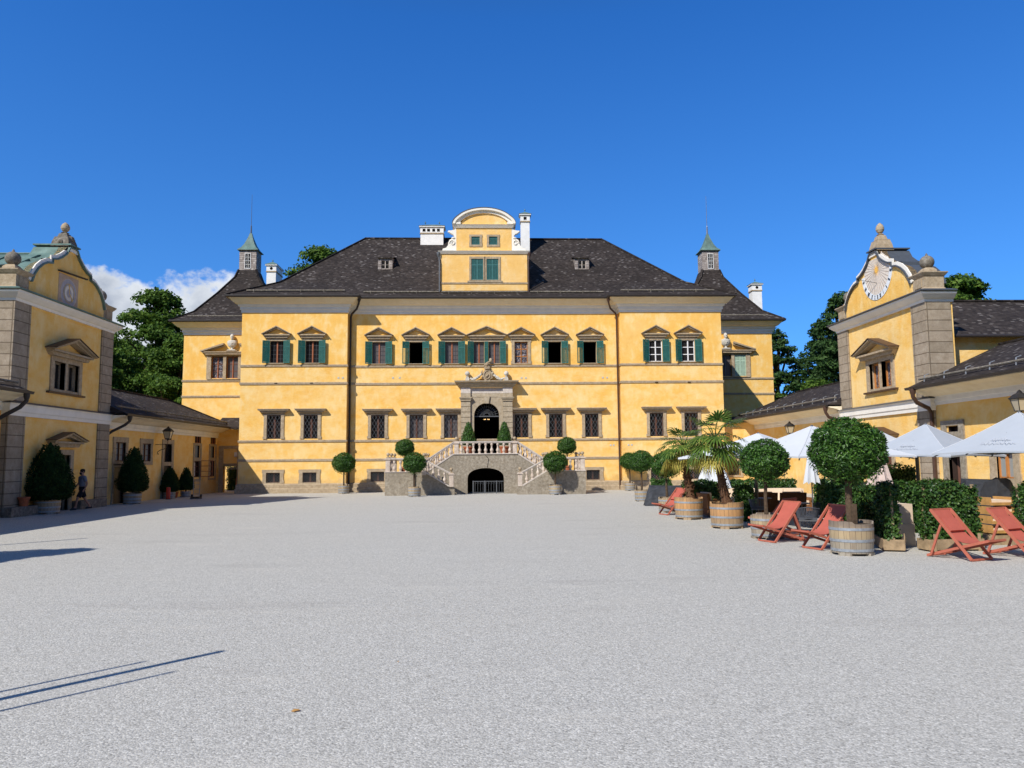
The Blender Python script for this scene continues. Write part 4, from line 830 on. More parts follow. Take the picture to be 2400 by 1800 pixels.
# ---------------------------------------------------------------- gabled gatehouses facing the court
def gable_prof(k=0.0):
    P=[(.33,11.60),(.58,11.24),(.93,10.99),(1.25,10.83),(1.60,10.74),(1.60,10.56),(1.95,10.50),(2.30,10.33),(2.62,10.08),(2.88,9.75),(3.02,9.42)]
    q=[]
    for i,(x,z) in enumerate(P):
        a=P[max(i-1,0)]; b=P[min(i+1,len(P)-1)]; dx,dz=b[0]-a[0],b[1]-a[1]; l=math.hypot(dx,dz); q.append((x+dz/l*k*1.0,z-dx/l*k))
    return q
def gatehouse(loc,rz,side,label):
    T=thing('gatehouse',label,'gatehouse',loc,rz); hw=3.9; dp=8.5 if side<0 else 1.12
    m=MB(); holes=[(-1.0,-.09,5.22,6.42,.4),(.09,1.0,5.22,6.42,.4)]+[(-.62,.62,.0,2.42,.4)]
    m.wall(-hw,hw,0,8.5,0,holes,mir=2)
    for h in holes: m.add([(h[0],.4,h[2]),(h[1],.4,h[2]),(h[1],.4,h[3]),(h[0],.4,h[3])],[(0,1,2,3)],1)
    m.add([(-hw,0,0),(-hw,dp,0),(-hw,dp,8.5),(-hw,0,8.5)],[(3,2,1,0)]); m.add([(hw,0,0),(hw,dp,0),(hw,dp,8.5),(hw,0,8.5)],[(0,1,2,3)]); m.add([(-hw,dp,0),(hw,dp,0),(hw,dp,8.5),(-hw,dp,8.5)],[(3,2,1,0)]); m.add([(-hw,0,8.5),(hw,0,8.5),(hw,dp,8.5),(-hw,dp,8.5)],[(0,1,2,3)])
    part('wall',m,['plaster_yellow','wall_inner','stone_trim'],T)
    for s in (-1,1):
        m=MB(); pts=[(s*2.88,-.07),(s*3.97,-.07),(s*3.97,1.0),(s*3.901,1.0),(s*3.901,-.001),(s*2.88,-.001)]
        m.prism(pts,.0,8.5,0,'xy')
        if True: part('corner_pilaster',m,'stone_quoin',T)
    path=[(-hw,dp),(-hw,0),(hw,0),(hw,dp)]
    part('cornice',MB().sweep([(.0,8.42),(.10,8.42),(.12,8.52),(.20,8.56),(.36,8.72),(.38,8.80),(0,8.80)],path),'white_trim',T)
    part('cornice_flashing',MB().sweep([(0,8.95),(.42,8.80),(.45,8.83),(.45,8.87),(0,9.0)],path),'copper_green' if side<0 else 'metal_slate',T)
    part('belt_cornice',MB().sweep([(0,3.92),(.09,3.92),(.10,4.05),(.14,4.10),(.15,4.32),(.20,4.40),(0,4.40)],path),'white_trim',T)
    part('belt_flashing',MB().sweep([(0,4.401),(.24,4.401),(.24,4.425),(0,4.50)],path),'metal_slate',T)
    # ornamental gable
    pr=gable_prof(); R_=[(x,z) for x,z in pr]; L_=[(-x,z) for x,z in pr[::-1]]
    m=MB(); m.prism([(-3.02,8.81)]+L_+R_+[(3.02,8.81)],.0,.42); ga=part('gable',m,'plaster_yellow',T)
    inn=gable_prof(-.15); inn[0]=(.18,11.42)
    m=MB()
    for sgn in (-1,1):
        A=[(sgn*x,z) for x,z in pr]; B=[(sgn*max(x,.05),z) for x,z in inn]; band(m,A,B,-.06,-.001)
    m.prism([(-.33,11.60),(.33,11.60),(.18,11.42),(-.18,11.42)],-.06,-.001); part('gable_moulding',m,'white_trim',ga)
    m=MB(); op=gable_prof(.07)
    full=[(-x,z) for x,z in pr[::-1]]+pr; fo=[(-x,z) for x,z in op[::-1]]+op
    band(m,fo,full,-.12,1.5); m.box(-.42,.42,-.16,1.5,11.66,11.72); part('gable_coping',m,'copper_green' if side<0 else 'metal_slate',ga)
    # corner pedestals with stone balls
    for s in (-1,1):
        m=MB(); c=(s*3.47,.42,0); m.sq([(.48,8.9),(.46,9.0),(.42,9.05),(.42,9.50),(.47,9.55),(.55,9.66),(.55,9.70)],c); m.box(c[0]-.25,c[0]+.25,-.03,0.0,9.08,9.45); m.sq([(.27,9.71),(.25,9.85),(.16,9.95)],c); pd=part('pedestal',m,'stone_trim',T)
        m=MB(); m.ball((c[0],c[1],10.21),.29,18); m.lathe([(.06,0),(.05,.05),(.01,.12)],(c[0],c[1],10.49),6); part('stone_ball',m,'stone_dark',pd,smooth=True)
    m=MB(); c=(0,.35,0); m.sq([(.40,11.62),(.36,11.9),(.30,12.12),(.30,12.16),(.22,12.18),(.17,12.38),(.10,12.42),(.13,12.46),(.07,12.50)],c)
    if side<0: m.ball((.30,.35,11.85),.16,8); m.ball((-.30,.35,11.85),.16,8); m.ball((0,.1,12.1),.18,8)
    ob1=part('obelisk',m,'stone_dark' if side<0 else 'stone_trim',T)
    if side<0: ob1.scale=(1,1,.84); ob1.location=(0,0,11.62*.16)
    m=MB(); m.lathe([(.05,0),(.13,.06),(.185,.18),(.18,.30),(.13,.42),(.05,.50),(.01,.53)],(0,.35,12.5),12); part('pine_cone',m,'stone_trim',ob1)
    # upper window
    m=MB(); m.box(-1.25,-1.0,-.06,.12,5.10,6.42); m.box(1.0,1.25,-.06,.12,5.10,6.42); m.box(-.09,.09,-.04,.3,5.10,6.42); m.box(-1.25,1.25,-.06,.12,6.42,6.64); m.box(-1.0,1.0,-.04,.12,5.10,5.22)
    wn=part('window',m,'stone_trim',T,label='twin light stone window under a pediment'); m=MB(); m.box(-1.45,1.45,-.14,0,5.02,5.10); part('sill',m,'metal_brown',wn)
    part('pediment',flash(pediment_mb(1.68,6.78,7.48,.5),1.68,6.78,7.48,.5),['stone_trim','plaster_yellow','metal_brown'],wn)
    for c in (-.545,.545):
        part('casement',casement_mb(.91,5.22,6.42,.2,.08,.07,0,0),'wood_orange' if side>0 else 'bark_pale',wn,(c,0,0)); part('pane',pane_mb(.91,5.22,6.42,.26),'lattice_glass' if side>0 else 'pane_glass',wn,(c,0,0))
    # doorway
    dr=part('door_frame',frame_mb(1.24,.0,2.42,.26,.22,.06,0,.0),'stone_trim',T); part('pediment',flash(pediment_mb(1.25,2.90,3.36,.45),1.25,2.90,3.36,.45),['stone_trim','plaster_yellow','metal_brown'],dr)
    m=MB(); m.box(-.62,.0-.006,.22,.27,0.02,2.42); m.box(.006,.62,.22,.27,.02,2.42)
    for q in (-.31,.31):
        for z in (.25,1.0,1.7): m.box(q-.2,q+.2,.20,.22,z,z+.55)
    part('door',m,'metal_dark' if side<0 else 'casement_brown',dr)
    # dark base step
    part('stone_bench',MB().box(-hw-.15,-.95,-.42,0,.0,.38),'stone_dark',T); part('stone_bench',MB().box(.95,hw-.6,-.42,0,0,.38),'stone_dark',T)
    return T,ga
GL,gl=gatehouse((-18.5,34,0),R(90),-1,'shaded yellow gatehouse at left with curved gable and painted round clock')
GR,gr=gatehouse((18.2,34.5,0),R(-90),1,'sunlit yellow gatehouse at right with curved gable and fan shaped sundial')
# painted clock on the left gable
m=MB(); m.box(-.95,.62,-.018,-.001,8.86,10.30,0); ck=part('clock_panel',m,'dial_pink',gl)
def disc(m,c,r,y0,y1,n=40,mi=0): m.prism([(c[0]+r*math.cos(2*PI*i/n),c[1]+r*math.sin(2*PI*i/n)) for i in range(n)],y0,y1,mi)
m=MB(); disc(m,(-.15,9.53),.64,-.026,-.0185,mi=2); disc(m,(-.15,9.53),.615,-.030,-.026,mi=0); disc(m,(-.15,9.53),.36,-.036,-.030,mi=2); disc(m,(-.15,9.53),.33,-.040,-.036,mi=3); disc(m,(-.15,9.53),.20,-.046,-.040,mi=2); disc(m,(-.15,9.53),.17,-.050,-.046,mi=0)
part('clock_face',m,['dial_blue','dial_blue','stone_pale','dial_cream'],ck)
m=MB(); 
for a,b in ((-.18,9.86),(.10,9.26)): disc(m,(a,b),.06,-.056,-.05,10)
m.bar((-.15,-.055,9.53),(-.17,-.055,9.86),.05,.012,upv=(0,1,0)); m.bar((-.15,-.058,9.53),(.10,-.058,9.28),.04,.012,upv=(0,1,0)); m.tube([(-.15+.42*math.cos(t),-.04,9.53+.42*math.sin(t)) for t in [2*PI*i/40 for i in range(41)]],.012,4)
part('clock_hand',m,'gold_paint',ck)
m=MB(); m.bar((-1.05,-.06,10.36),(.95,-.22,10.42),.10,.05); part('clock_canopy',m,'bark',ck)
# sundial on the right gable: rays in a fan, white ring with hour numerals
uc,zc=0.16,10.72
def inner_limit(u,z): return False
inn=gable_prof(-.22)
def zmax(u):
    u=abs(u)
    for (x0,z0),(x1,z1) in zip(inn[:-1],inn[1:]):
        if x0<=u<=x1 and x1>x0: return z0+(z1-z0)*(u-x0)/(x1-x0)
    return 11.3 if u<inn[0][0] else 8
def reach(t,rmax):
    r=.1
    while r<rmax and zc+r*math.sin(t)<zmax(uc+r*math.cos(t))-.02: r+=.02
    return r
m=MB(); RR=1.14; N_=72
pts=[(uc+reach(2*PI*i/N_,RR)*math.cos(2*PI*i/N_),zc+reach(2*PI*i/N_,RR)*math.sin(2*PI*i/N_)) for i in range(N_)]
m.prism(pts,-.012,-.001); sdl=part('sundial',m,'dial_cream',gr)
m=MB()
for i in range(N_):
    t=2*PI*(i+.25)/N_; t2=2*PI*(i+.72)/N_; r=min(reach(t,RR),reach(t2,RR))-.03
    if i%2==0 or 8<i<28: m.prism([(uc+.10*math.cos(t),zc+.10*math.sin(t)),(uc+r*math.cos(t),zc+r*math.sin(t)),(uc+r*math.cos(t2),zc+r*math.sin(t2)),(uc+.10*math.cos(t2),zc+.10*math.sin(t2))],-.018,-.012,0 if i%2 else 1)
part('sundial_ray',m,['stone_white','dial_tan'],sdl)
m=MB(); disc(m,(uc,zc),.13,-.026,-.018,20,0)
for i in range(16): t=2*PI*i/16; m.prism([(uc+.12*math.cos(t-.12),zc+.12*math.sin(t-.12)),(uc+(.26+.08*(i%2))*math.cos(t),zc+(.26+.08*(i%2))*math.sin(t)),(uc+.12*math.cos(t+.12),zc+.12*math.sin(t+.12))],-.024,-.018)
part('painted_sun',m,'dial_sun',sdl)
m=MB(); a0,a1=R(-176),R(-4); n=44
for i in range(n):
    t=a0+(a1-a0)*i/n; t2=a0+(a1-a0)*(i+1)/n
    m.prism([(uc+1.15*math.cos(t),zc+1.15*math.sin(t)),(uc+1.40*math.cos(t),zc+1.40*math.sin(t)),(uc+1.40*math.cos(t2),zc+1.40*math.sin(t2)),(uc+1.15*math.cos(t2),zc+1.15*math.sin(t2))],-.022,-.002)
part('dial_band',m,'dial_ring',sdl)
def glyph(m,txt,t,r0=1.18,r1=1.37):
    # upright strokes of a roman numeral laid along the ring
    wds={'I':.5,'V':1.1,'X':1.1}; tot=sum(wds[c] for c in txt); pos=-tot/2; un=.06
    er=Vector((math.cos(t),math.sin(t))); et=Vector((-math.sin(t),math.cos(t)))
    def P(a,r): v=er*r+et*a*un; return (uc+v.x,-.027,zc+v.y)
    for c in txt:
        a,b=pos,pos+wds[c]; mid=(a+b)/2
        if c=='I': m.bar(P(mid,r1),P(mid,r0),.020,.006,upv=(0,1,0))
        if c=='V': m.bar(P(a+.1,r0),P(mid,r1),.026,.006,upv=(0,1,0)); m.bar(P(b-.1,r0),P(mid,r1),.015,.006,upv=(0,1,0))
        if c=='X': m.bar(P(a+.1,r0),P(b-.1,r1),.026,.006,upv=(0,1,0)); m.bar(P(b-.1,r0),P(a+.1,r1),.015,.006,upv=(0,1,0))
        pos=b
for d,tx in zip((-165,-147,-129,-113,-101,-90,-79,-66,-50,-33,-14),('VI','VII','VIII','IX','X','XI','XII','I','II','III','IIII')): m=MB(); glyph(m,tx,R(d)); part('hour_numeral',m,'ink_black',sdl)
m=MB(); m.tube([(uc,-.02,zc-.62),(uc-.30,-.40,zc-.45),(uc-.45,-.55,zc-.38)],.012,5); part('gnomon',m,'iron_black',sdl)
# roofs and bodies behind the gables (bodies extend outwards from the court)
m=MB(); m.box(-3.6,3.6,1.0,8.2,8.8,9.8); part('attic_wall',m,'plaster_yellow',GL)
m=MB(); E_=9.86
for y0,y1 in ((.9,8.4),): 
    A=[(-3.85,y0,E_),(3.85,y0,E_),(3.85,y1,E_),(-3.85,y1,E_)]; Bq=[(-2.4,y0,10.30),(2.4,y0,10.30),(2.4,y1-1.4,10.30),(-2.4,y1-1.4,10.30)]; Cq=[(-1.0,y0,11.05),(1.0,y0,11.05),(1.0,y1-3.2,11.05),(-1.0,y1-3.2,11.05)]; Dq=[(0,y0,11.34),(0,y1-5.2,11.34)]
    m.add(A+Bq+Cq+Dq,[(1,2,6,5),(3,0,4,7),(2,3,7,6),(5,6,10,9),(7,4,8,11),(6,7,11,10),(9,10,13,12),(11,8,12,13),(10,11,13),(0,1,5,9,12,8,4),(0,3,2,1)])
for y in (2.0,3.0,4.1,5.2): 
    for sx in (-1,1): m.bar((sx*2.4,y,10.34),(sx*3.85,y,9.89),.05,.05); m.bar((sx*1.0,y,11.09),(sx*2.4,y,10.34),.05,.05)
m.tube([(0,.9,11.38),(0,3.2,11.38)],.05,6); m.bar((-3.85,.9,9.84),(-3.85,8.4,9.84),.12,.06); m.bar((3.85,.9,9.84),(3.85,8.4,9.84),.12,.06)
part('roof',m,'copper_green',GL)
def rear(T,side):
    m=MB(); y0,y1=1.0,22; a,b=(-3.2,3.1)
    m.box(a,b,y0,y1,0,7.2); part('wall',m,'plaster_yellow',T)
    m=MB(); m.add([(a-.35,y0,7.1),(0,y0,9.25),(b+.35,y0,7.1),(a-.35,y1,7.1),(0,y1,9.25),(b+.35,y1,7.1)],[(0,1,4,3),(1,2,5,4),(0,2,1),(3,4,5),(0,3,5,2)]); m.bar((0,y0,9.28),(0,y1,9.28),.2,.08); part('roof',m,'shingle_roof',T)
    m=MB(); m.tube([(b+.38,y0,7.06),(b+.38,y1,7.06)],.07,8); part('gutter',m,'metal_dark',T)
rear(GR,1)
# ---------------------------------------------------------------- low wings along both sides of the court
def wing(name_label,xw,y0,y1,zg,side,holes,ridge_in=3.3,ridge_up=1.85,far=False,roofmat='shingle_roof',ext=0):
    """local x runs along the wall; rz turns it to face the court"""
    rz=R(90) if side<0 else R(-90); yc_=(y0+y1)/2; hl=(y1-y0)/2
    T=thing('low_wing',name_label,'building',(xw,yc_,0),rz)
    m=MB(); m.wall(-hl,hl,0,zg-.1,0,holes,mir=1)
    for h in holes: m.add([(h[0],h[4],h[2]),(h[1],h[4],h[2]),(h[1],h[4],h[3]),(h[0],h[4],h[3])],[(0,1,2,3)],1)
    m.box(-hl,hl,.5,6.5,0,zg-.1,0); part('wall',m,['plaster_yellow','wall_inner'],T)
    ov=1.02; e0,e1=-hl-ext*(1 if side>0 else 0),hl+ext*(0 if side>0 else 1)
    path=[(e0,0),(e1,0)]
    part('cornice',MB().sweep([(0,zg-.62),(.05,zg-.62),(.06,zg-.50),(.10,zg-.46),(.10,zg-.30),(.16,zg-.28),(0,zg-.28)],path),'white_trim',T)
    part('soffit',MB().sweep([(0,zg-.279),(.17,zg-.279),(.35,zg-.24),(.6,zg-.10),(.98,zg-.02),(.98,zg+.02),(0,zg+.02)],path),'plaster_cream',T)
    part('gutter',MB().sweep([(ov,zg+.10),(ov+.02,zg-.0),(ov+.12,zg-.0),(ov+.15,zg+.1),(ov+.12,zg+.1),(ov+.10,zg+.03),(ov+.04,zg+.03)],path),'metal_dark',T)
    hp=(ridge_in+ov) if far else 0; r0_=e0+(hp if side>0 else 0); r1_=e1-(hp if side<0 else 0)
    m=MB(); m.add([(e0,-ov-.05,zg+.10),(e1,-ov-.05,zg+.10),(r1_,ridge_in,zg+ridge_up),(r0_,ridge_in,zg+ridge_up),(e0,2*ridge_in+ov,zg+.1),(e1,2*ridge_in+ov,zg+.1)],[(0,1,2,3),(3,2,5,4),(0,3,4),(1,5,2),(0,4,5,1)]); m.bar((r0_,ridge_in,zg+ridge_up+.02),(r1_,ridge_in,zg+ridge_up+.02),.2,.08)
    if far: a=(r0_,e0) if side>0 else (r1_,e1); m.bar((a[0],ridge_in,zg+ridge_up+.02),(a[1],-ov,zg+.12),.2,.08)
    m.add([(e0,-ov-.05,zg+.03),(e1,-ov-.05,zg+.03),(e1,-ov-.05,zg+.12),(e0,-ov-.05,zg+.12)],[(0,1,2,3)])
    rf=part('roof',m,'shingle_roof',T)
    m=MB(); s=ridge_up/(ridge_in+ov); m.tube([(e0+.1,-ov+.45,zg+.1+s*.5+.12),(e1-.1,-ov+.45,zg+.1+s*.5+.12)],.05,8); part('snow_guard',m,'stone_dark',rf)
    x=e0+.5; m=MB()
    while x<e1: m.bar((x,-ov+.42,zg+.1+s*.45),(x,-ov+.44,zg+.1+s*.5+.24),.05,.02); m.bar((x,-ov+.44,zg+.1+s*.5+.24),(x+.02,-ov+.60,zg+.1+s*.5+.30),.05,.02); x+=1.35
    part('snow_hook',m,'metal_galv' if side>0 else 'metal_dark',rf)
    return T
def L2(y,yc_,side): return (y-yc_) if side<0 else (yc_-y)
def wwin(T,xc,w,z0,z1,cas='casement_dark',glassm='pane_curtain',fr=.24,top=.26,bot=.2,bars=2,open_=0,mull=.05):
    f=part('window',frame_mb(w,z0,z1,fr,top,.05,bot,.03),'stone_trim',T,(xc,0,0)); part('casement',casement_mb(w,z0,z1,.06,.05,mull,bars,0,0,0,.03),cas,f); part('pane',pane_mb(w,z0,z1,.11),glassm,f); return f
# far left wing
y0,y1=37.9,53.7; yc_=(y0+y1)/2; f=lambda y:y-yc_
hs=[(f(39.15),f(40.25),2.14,3.11,.3),(f(42.15),f(43.2),2.14,3.11,.3),(f(39.1),f(40.3),0,1.86,.3),(f(45.0),f(46.05),2.1,3.15,.3),(f(45.0),f(46.05),0,1.88,.3),(f(45.1),f(46.0),3.4,3.78,.2),(f(49.6),f(50.6),1.12,2.16,.3),(f(49.7),f(50.5),2.38,3.15,.3),(f(49.7),f(50.7),3.30,3.82,.2),(f(52.45),f(53.3),1.12,2.16,.3),(f(52.5),f(53.2),2.38,3.15,.3),(f(52.5),f(53.4),3.28,3.82,.2)]
FL=wing('low shaded yellow wing running from the left gatehouse back to the palace',-18.7,y0,y1,4.36,-1,hs,ext=1.1,ridge_in=2.5,far=True)
for h in hs[:2]: wwin(FL,(h[0]+h[1])/2,h[1]-h[0],h[2],h[3],'casement_brown')
dm=MB(); dm.box(f(39.1),f(40.3),.12,.17,0.02,1.86); part('door',dm,'metal_dark',FL); part('door_frame',frame_mb(1.2,0,1.86,.18,.14,.05,0,0),'stone_trim',FL,(f(39.7),0,0))
m=MB(); m.box(f(44.72),f(45.0),-.05,.1,0,3.4); m.box(f(46.05),f(46.33),-.05,.1,0,3.4); m.box(f(45.0),f(46.05),-.05,.1,3.15,3.4); m.box(f(45.0),f(46.05),-.05,.1,1.88,2.1); d2=part('door_frame',m,'stone_trim',FL); m=MB(); m.box(f(45.0),f(46.05),.12,.17,.02,1.88); part('door',m,'metal_dark',d2); part('pane',pane_mb(1.05,2.1,3.15,.15),'pane_glass',d2,(f(45.52),0,0))
for c in (50.1,52.87):
    w_=MB()
    for a,b in ((-.68,-.5),(.5,.68)): w_.box(a,b,-.05,.1,1.0,3.3)
    w_.box(-.5,.5,-.05,.1,2.16,2.38); w_.box(-.5,.5,-.05,.1,3.15,3.3); w_.box(-.68,.68,-.06,.1,.9,1.0); q=part('window',w_,'stone_trim',FL,(f(c),0,0),label='stacked stone framed window of the wing')
    part('pane',pane_mb(1.0,2.38,3.15,.12),'pane_curtain',q); part('casement',casement_mb(1.0,1.12,2.16,.06,.05,.06,2,0,0,0,.03),'casement_brown',q); part('notice',MB().box(-.30,.12,.09,.1,1.2,2.05),'paper_white',q); part('casement',casement_mb(.9,3.3,3.82,.0,.04,.05,0,0),'casement_red',q)
# an opened casement leaf standing out from the wall
m=MB(); 
for k in range(4): z=1.13+k*.34; m.box(0,.80,-.02,.02,z,z+.04)
m.box(0,.05,-.02,.02,1.13,2.19); m.box(.76,.80,-.02,.02,1.13,2.19); part('open_casement',m,'casement_red',FL,(f(50.62),-.05,0),R(-50))
downpipe(FL,[(f(38.35),-1.05,4.34),(f(38.35),-1.05,4.12),(f(38.30),-.85,3.92),(f(38.15),-.30,3.60),(f(38.1),-.12,3.42),(f(38.1),-.12,.05)],.07)
# wall between wing and palace with the open gateway
GW=thing('gate_wall','short yellow wall with an open stone gateway between left wing and palace','wall',(-17.5,53.7,0))
m=MB(); m.wall(-1.2,1.12,0,4.3,0,[(-.72,.22,0,1.84,.4)],.4); part('wall',m,'plaster_yellow',GW); m=MB(); m.box(-1.02,-.72,-.06,.1,0,3.0); m.box(.22,.5,-.06,.1,0,3.0); m.box(-1.02,.5,-.06,.1,3.0,3.2); m.box(-.72,.22,-.06,.1,1.84,1.98); part('gate_frame',m,'stone_trim',GW)
m=MB(); m.add([(-1.2,-.8,4.42),(1.14,-.8,4.42),(1.14,.9,5.2),(-1.2,.9,5.2),(1.14,2.4,4.4),(-1.2,2.4,4.4)],[(0,1,2,3),(3,2,4,5),(0,3,5),(1,4,2)]); m.bar((-.1,-.84,4.38),(1.14,-.84,4.38),.14,.10); part('roof',m,'shingle_roof',GW)
m=MB(); m.box(.02,.2,-.08,-.02,2.45,2.75); part('junction_box',m,'paper_white',GW)
m=MB(); 
for i in range(6): a=-.70+i*.15; m.bar((a,.1,1.78),(a+.075,.1,1.62),.02,.02,upv=(0,1,0)); m.bar((a+.075,.1,1.62),(a+.15,.1,1.78),.02,.02,upv=(0,1,0))
m.box(-.72,.22,.09,.12,1.78,1.84); m.box(-.72,.22,.09,.12,1.58,1.62); part('scalloped_valance',m,'stone_pale',GW)
# near left wing
FN=wing('low near wing in shade at the left edge with dark gutter and downpipe',-18.7,8,30.1,4.72,-1,[(f2-11.05-.4,f2-11.05+.4,1.6,2.9,.3) for f2 in (19.6,)],ridge_in=3.0,ridge_up=1.9)
wwin(FN,8.55,.8,1.6,2.9)
downpipe(FN,[(10.75,-1.05,4.70),(10.75,-1.05,4.45),(10.70,-.85,4.2),(10.5,-.35,3.85),(10.42,-.15,3.65),(10.42,-.15,.05)],.08)
# far right wing
y0,y1=38.4,52.3; yc_=(y0+y1)/2; fr_=lambda y:yc_-y
hs=[(fr_(a)-.45,fr_(a)+.45,1.5,2.6,.3) for a in (40.5,43.0,47.5,50.2)]
FR=wing('low sunlit wing running from the right gatehouse back to the palace',18.45,y0,y1,4.62,1,hs,ext=1.6,ridge_in=2.5,far=True)
for h in hs: wwin(FR,(h[0]+h[1])/2,.9,1.5,2.6,'casement_brown')
downpipe(FR,[(fr_(38.6),-1.08,4.6),(fr_(38.6),-1.08,4.35),(fr_(38.65),-.9,4.1),(fr_(38.85),-.3,3.95),(fr_(38.95),-.12,3.75),(fr_(38.95),-.12,.05)],.08,'metal_brown')
LW=thing('link_wall','short sunlit yellow wall with latticed window joining palace and right wing','wall',(17.2,52.0,0))
m=MB(); m.wall(-1.2,1.3,0,4.5,0,[(-.75,.12,.92,1.86,.3)],.3); m.add([(-.75,.29,.92),(.12,.29,.92),(.12,.29,1.86),(-.75,.29,1.86)],[(0,1,2,3)],1); part('wall',m,['plaster_yellow','wall_inner'],LW); q=part('window',frame_mb(.87,.92,1.86,.16,.16,.05,.14,.0),'stone_trim',LW,(-.315,0,0)); part('grille',grille_mb(.87,.92,1.86,-.02,4,1.7),'iron_grey',q)
m=MB(); m.add([(-1.2,-.4,4.5),(1.3,-.4,4.5),(1.3,.7,4.95),(-1.2,.7,4.95),(1.3,1.8,4.4),(-1.2,1.8,4.4)],[(0,1,2,3),(3,2,4,5),(0,3,5),(1,4,2)]); part('roof',m,'shingle_roof',LW)
# near right wing
y0,y1=8,30.7; yc_=(y0+y1)/2; fr_=lambda y:yc_-y
hs=[(fr_(29.85),fr_(29.05),0,2.15,.35),(fr_(27.0),fr_(26.1),1.25,2.16,.25),(fr_(22.5),fr_(21.6),1.25,2.16,.25),(fr_(29.75),fr_(29.1),3.0,3.22,.2)]
FQ=wing('low near wing in sun at the right edge with slotted stone doorway',18.3,y0,y1,4.74,1,hs,ridge_in=3.0,ridge_up=1.9)
m=MB(); a,b=fr_(29.85),fr_(29.05); m.box(a-.34,a,-.06,.12,0,3.45); m.box(b,b+.34,-.06,.12,0,3.45); m.box(a,b,-.06,.12,3.24,3.45); m.box(a,b,-.06,.12,2.15,3.0); df=part('door_frame',m,'stone_quoin' if False else 'stone_wall',FQ); m=MB(); m.box(0,.72,-.02,.03,.02,2.12); m.box(.66,.72,-.04,.05,.02,2.12,1); part('door',m,['casement_brown','white_paint'],df,(a+.05,.3,0),R(50))
for h in hs[1:3]:
    q=wwin(FQ,(h[0]+h[1])/2,h[1]-h[0],h[2],h[3],'wood_orange','pane_curtain',.34,.85,.5,0,mull=.10)
downpipe(FQ,[(fr_(30.2),-1.1,4.72),(fr_(30.2),-1.1,4.45),(fr_(30.3),-.9,4.22),(fr_(30.5),-.32,4.0),(fr_(30.6),-.14,3.8),(fr_(30.6),-.14,.05)],.085,'metal_brown')
# ---------------------------------------------------------------- wall lanterns
def lantern(loc,rz,label,swan=False,group='wall lanterns of the court'):
    """local: wall behind at +y, lantern hangs at origin"""
    T=thing('wall_lantern',label,'lantern',loc,rz,group)
    m=MB(); m.sq([(.11,0),(.19,.38)],(0,0,0)); part('lamp_glass',m,'lamp_glass',T)
    m=MB()
    for a in (-1,1):
        for b in (-1,1): m.bar((a*.115,b*.115,-.02),(a*.20,b*.20,.39),.025,.025)
    m.sq([(.12,-.03),(.125,0)],(0,0,0)); m.sq([(.23,.385),(.24,.41),(.14,.53),(.07,.58),(.03,.66),(.005,.69)],(0,0,0)); m.lathe([(.02,-.14),(.05,-.08),(.03,-.03)],(0,0,0),8); part('lamp_frame',m,'iron_black',T)
    m=MB()
    if swan: m.tube([(0,0,-.12),(0,0,-.36)],.018,6); m.tube([(0,0,-.34),(0,.68,-.34)],.016,6); m.tube([(0,.02,-.36),(0,.05,-.50),(0,.2,-.60),(0,.42,-.66),(0,.55,-.76),(0,.56,-.88),(0,.50,-.90),(0,.48,-.84)],.018,6)
    else: m.tube([(0,0,-.12),(0,.05,-.3),(0,.3,-.38),(0,.55,-.3),(0,.68,-.1)],.02,6)
    part('bracket',m,'metal_brown' if swan else 'iron_black',T)
    return T
lantern((-18.0,43.8,3.42),R(90),'black glazed lantern on a scrolled iron bracket on the shaded left wing',True)
lantern((17.75,44.3,3.50),R(-90),'small black lantern on the far right wing above the parasols')
lantern((17.6,24.6,3.52),R(-90),'large black lantern under the eaves at the right edge')
# ================================================================ vegetation
def ball_crown(name,N,mat,L=.085,Wd=.036,flat=.86):
    """clipped round crown of radius 1, centre at origin"""
    d=usph(N); low=d[:,2]<0; d[low,2]*=flat
    bumps=1+.07*np.sin(d[:,0]*6+1)*np.cos(d[:,1]*5+.5)+.05*np.sin(d[:,2]*10+d[:,0]*5)+.03*np.sin(d[:,1]*17+d[:,2]*13)
    r=(bumps*(.84+.17*rng.random(N)**.6))[:,None]
    P=d*r; nr=d*.75+rng.normal(size=(N,3))*.55+np.array([0,0,.35])
    v,f=leaf_arrays(P,nr,L/.74,Wd/.74,.3); 
    # sparse spiky shoots standing proud of the clipped surface
    M=N//9; d2=usph(M); P2=d2*(.98+.11*rng.random(M))[:,None]; v2,f2=leaf_arrays(P2,np.cross(d2,usph(M)),L*1.1/.74,Wd*.8/.74,.2,0)
    dirs=[]
    core=[];
    v=np.concatenate([v,v2]); f=np.concatenate([f,f2+len(v)-len(v2)])
    return arr_mesh(name,v,f,mat)
def core_mesh(r,mat='bark',n=12,sz=.85): m=MB(); m.ball((0,0,0),r,n,0,sz); return m.mesh('twig_core',mat)
BC=[ball_crown('crown',9500,'leaf_laurel'),ball_crown('crown',6500,'leaf_laurel',.095,.042)]
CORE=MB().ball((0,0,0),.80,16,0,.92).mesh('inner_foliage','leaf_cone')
def ball_tree(x,y,zc,r,zbase,label,k=0,lean=0,seed=0):
    T=thing('bay_tree',label,'topiary tree',(x,y,zbase),seed*1.3,'ball clipped bay trees in barrels')
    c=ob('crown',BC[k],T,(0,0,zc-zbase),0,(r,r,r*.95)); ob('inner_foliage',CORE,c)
    m=MB(); pts=[(0,0,0),(lean*.3,.01,(zc-zbase)*.35),(lean*.15,-.01,(zc-zbase)*.7),(0,0,zc-zbase)]; m.tube(pts,[.055,.045,.04,.03] if zbase>.7 or k else [.085,.075,.07,.06],8)
    for i in range(5): a=i*1.26; m.tube([(0,0,zc-zbase-r*.75),(r*.4*math.cos(a),r*.4*math.sin(a),zc-zbase-r*.3)],[.022,.01],5)
    part('trunk',m,'bark',T,smooth=True); return T
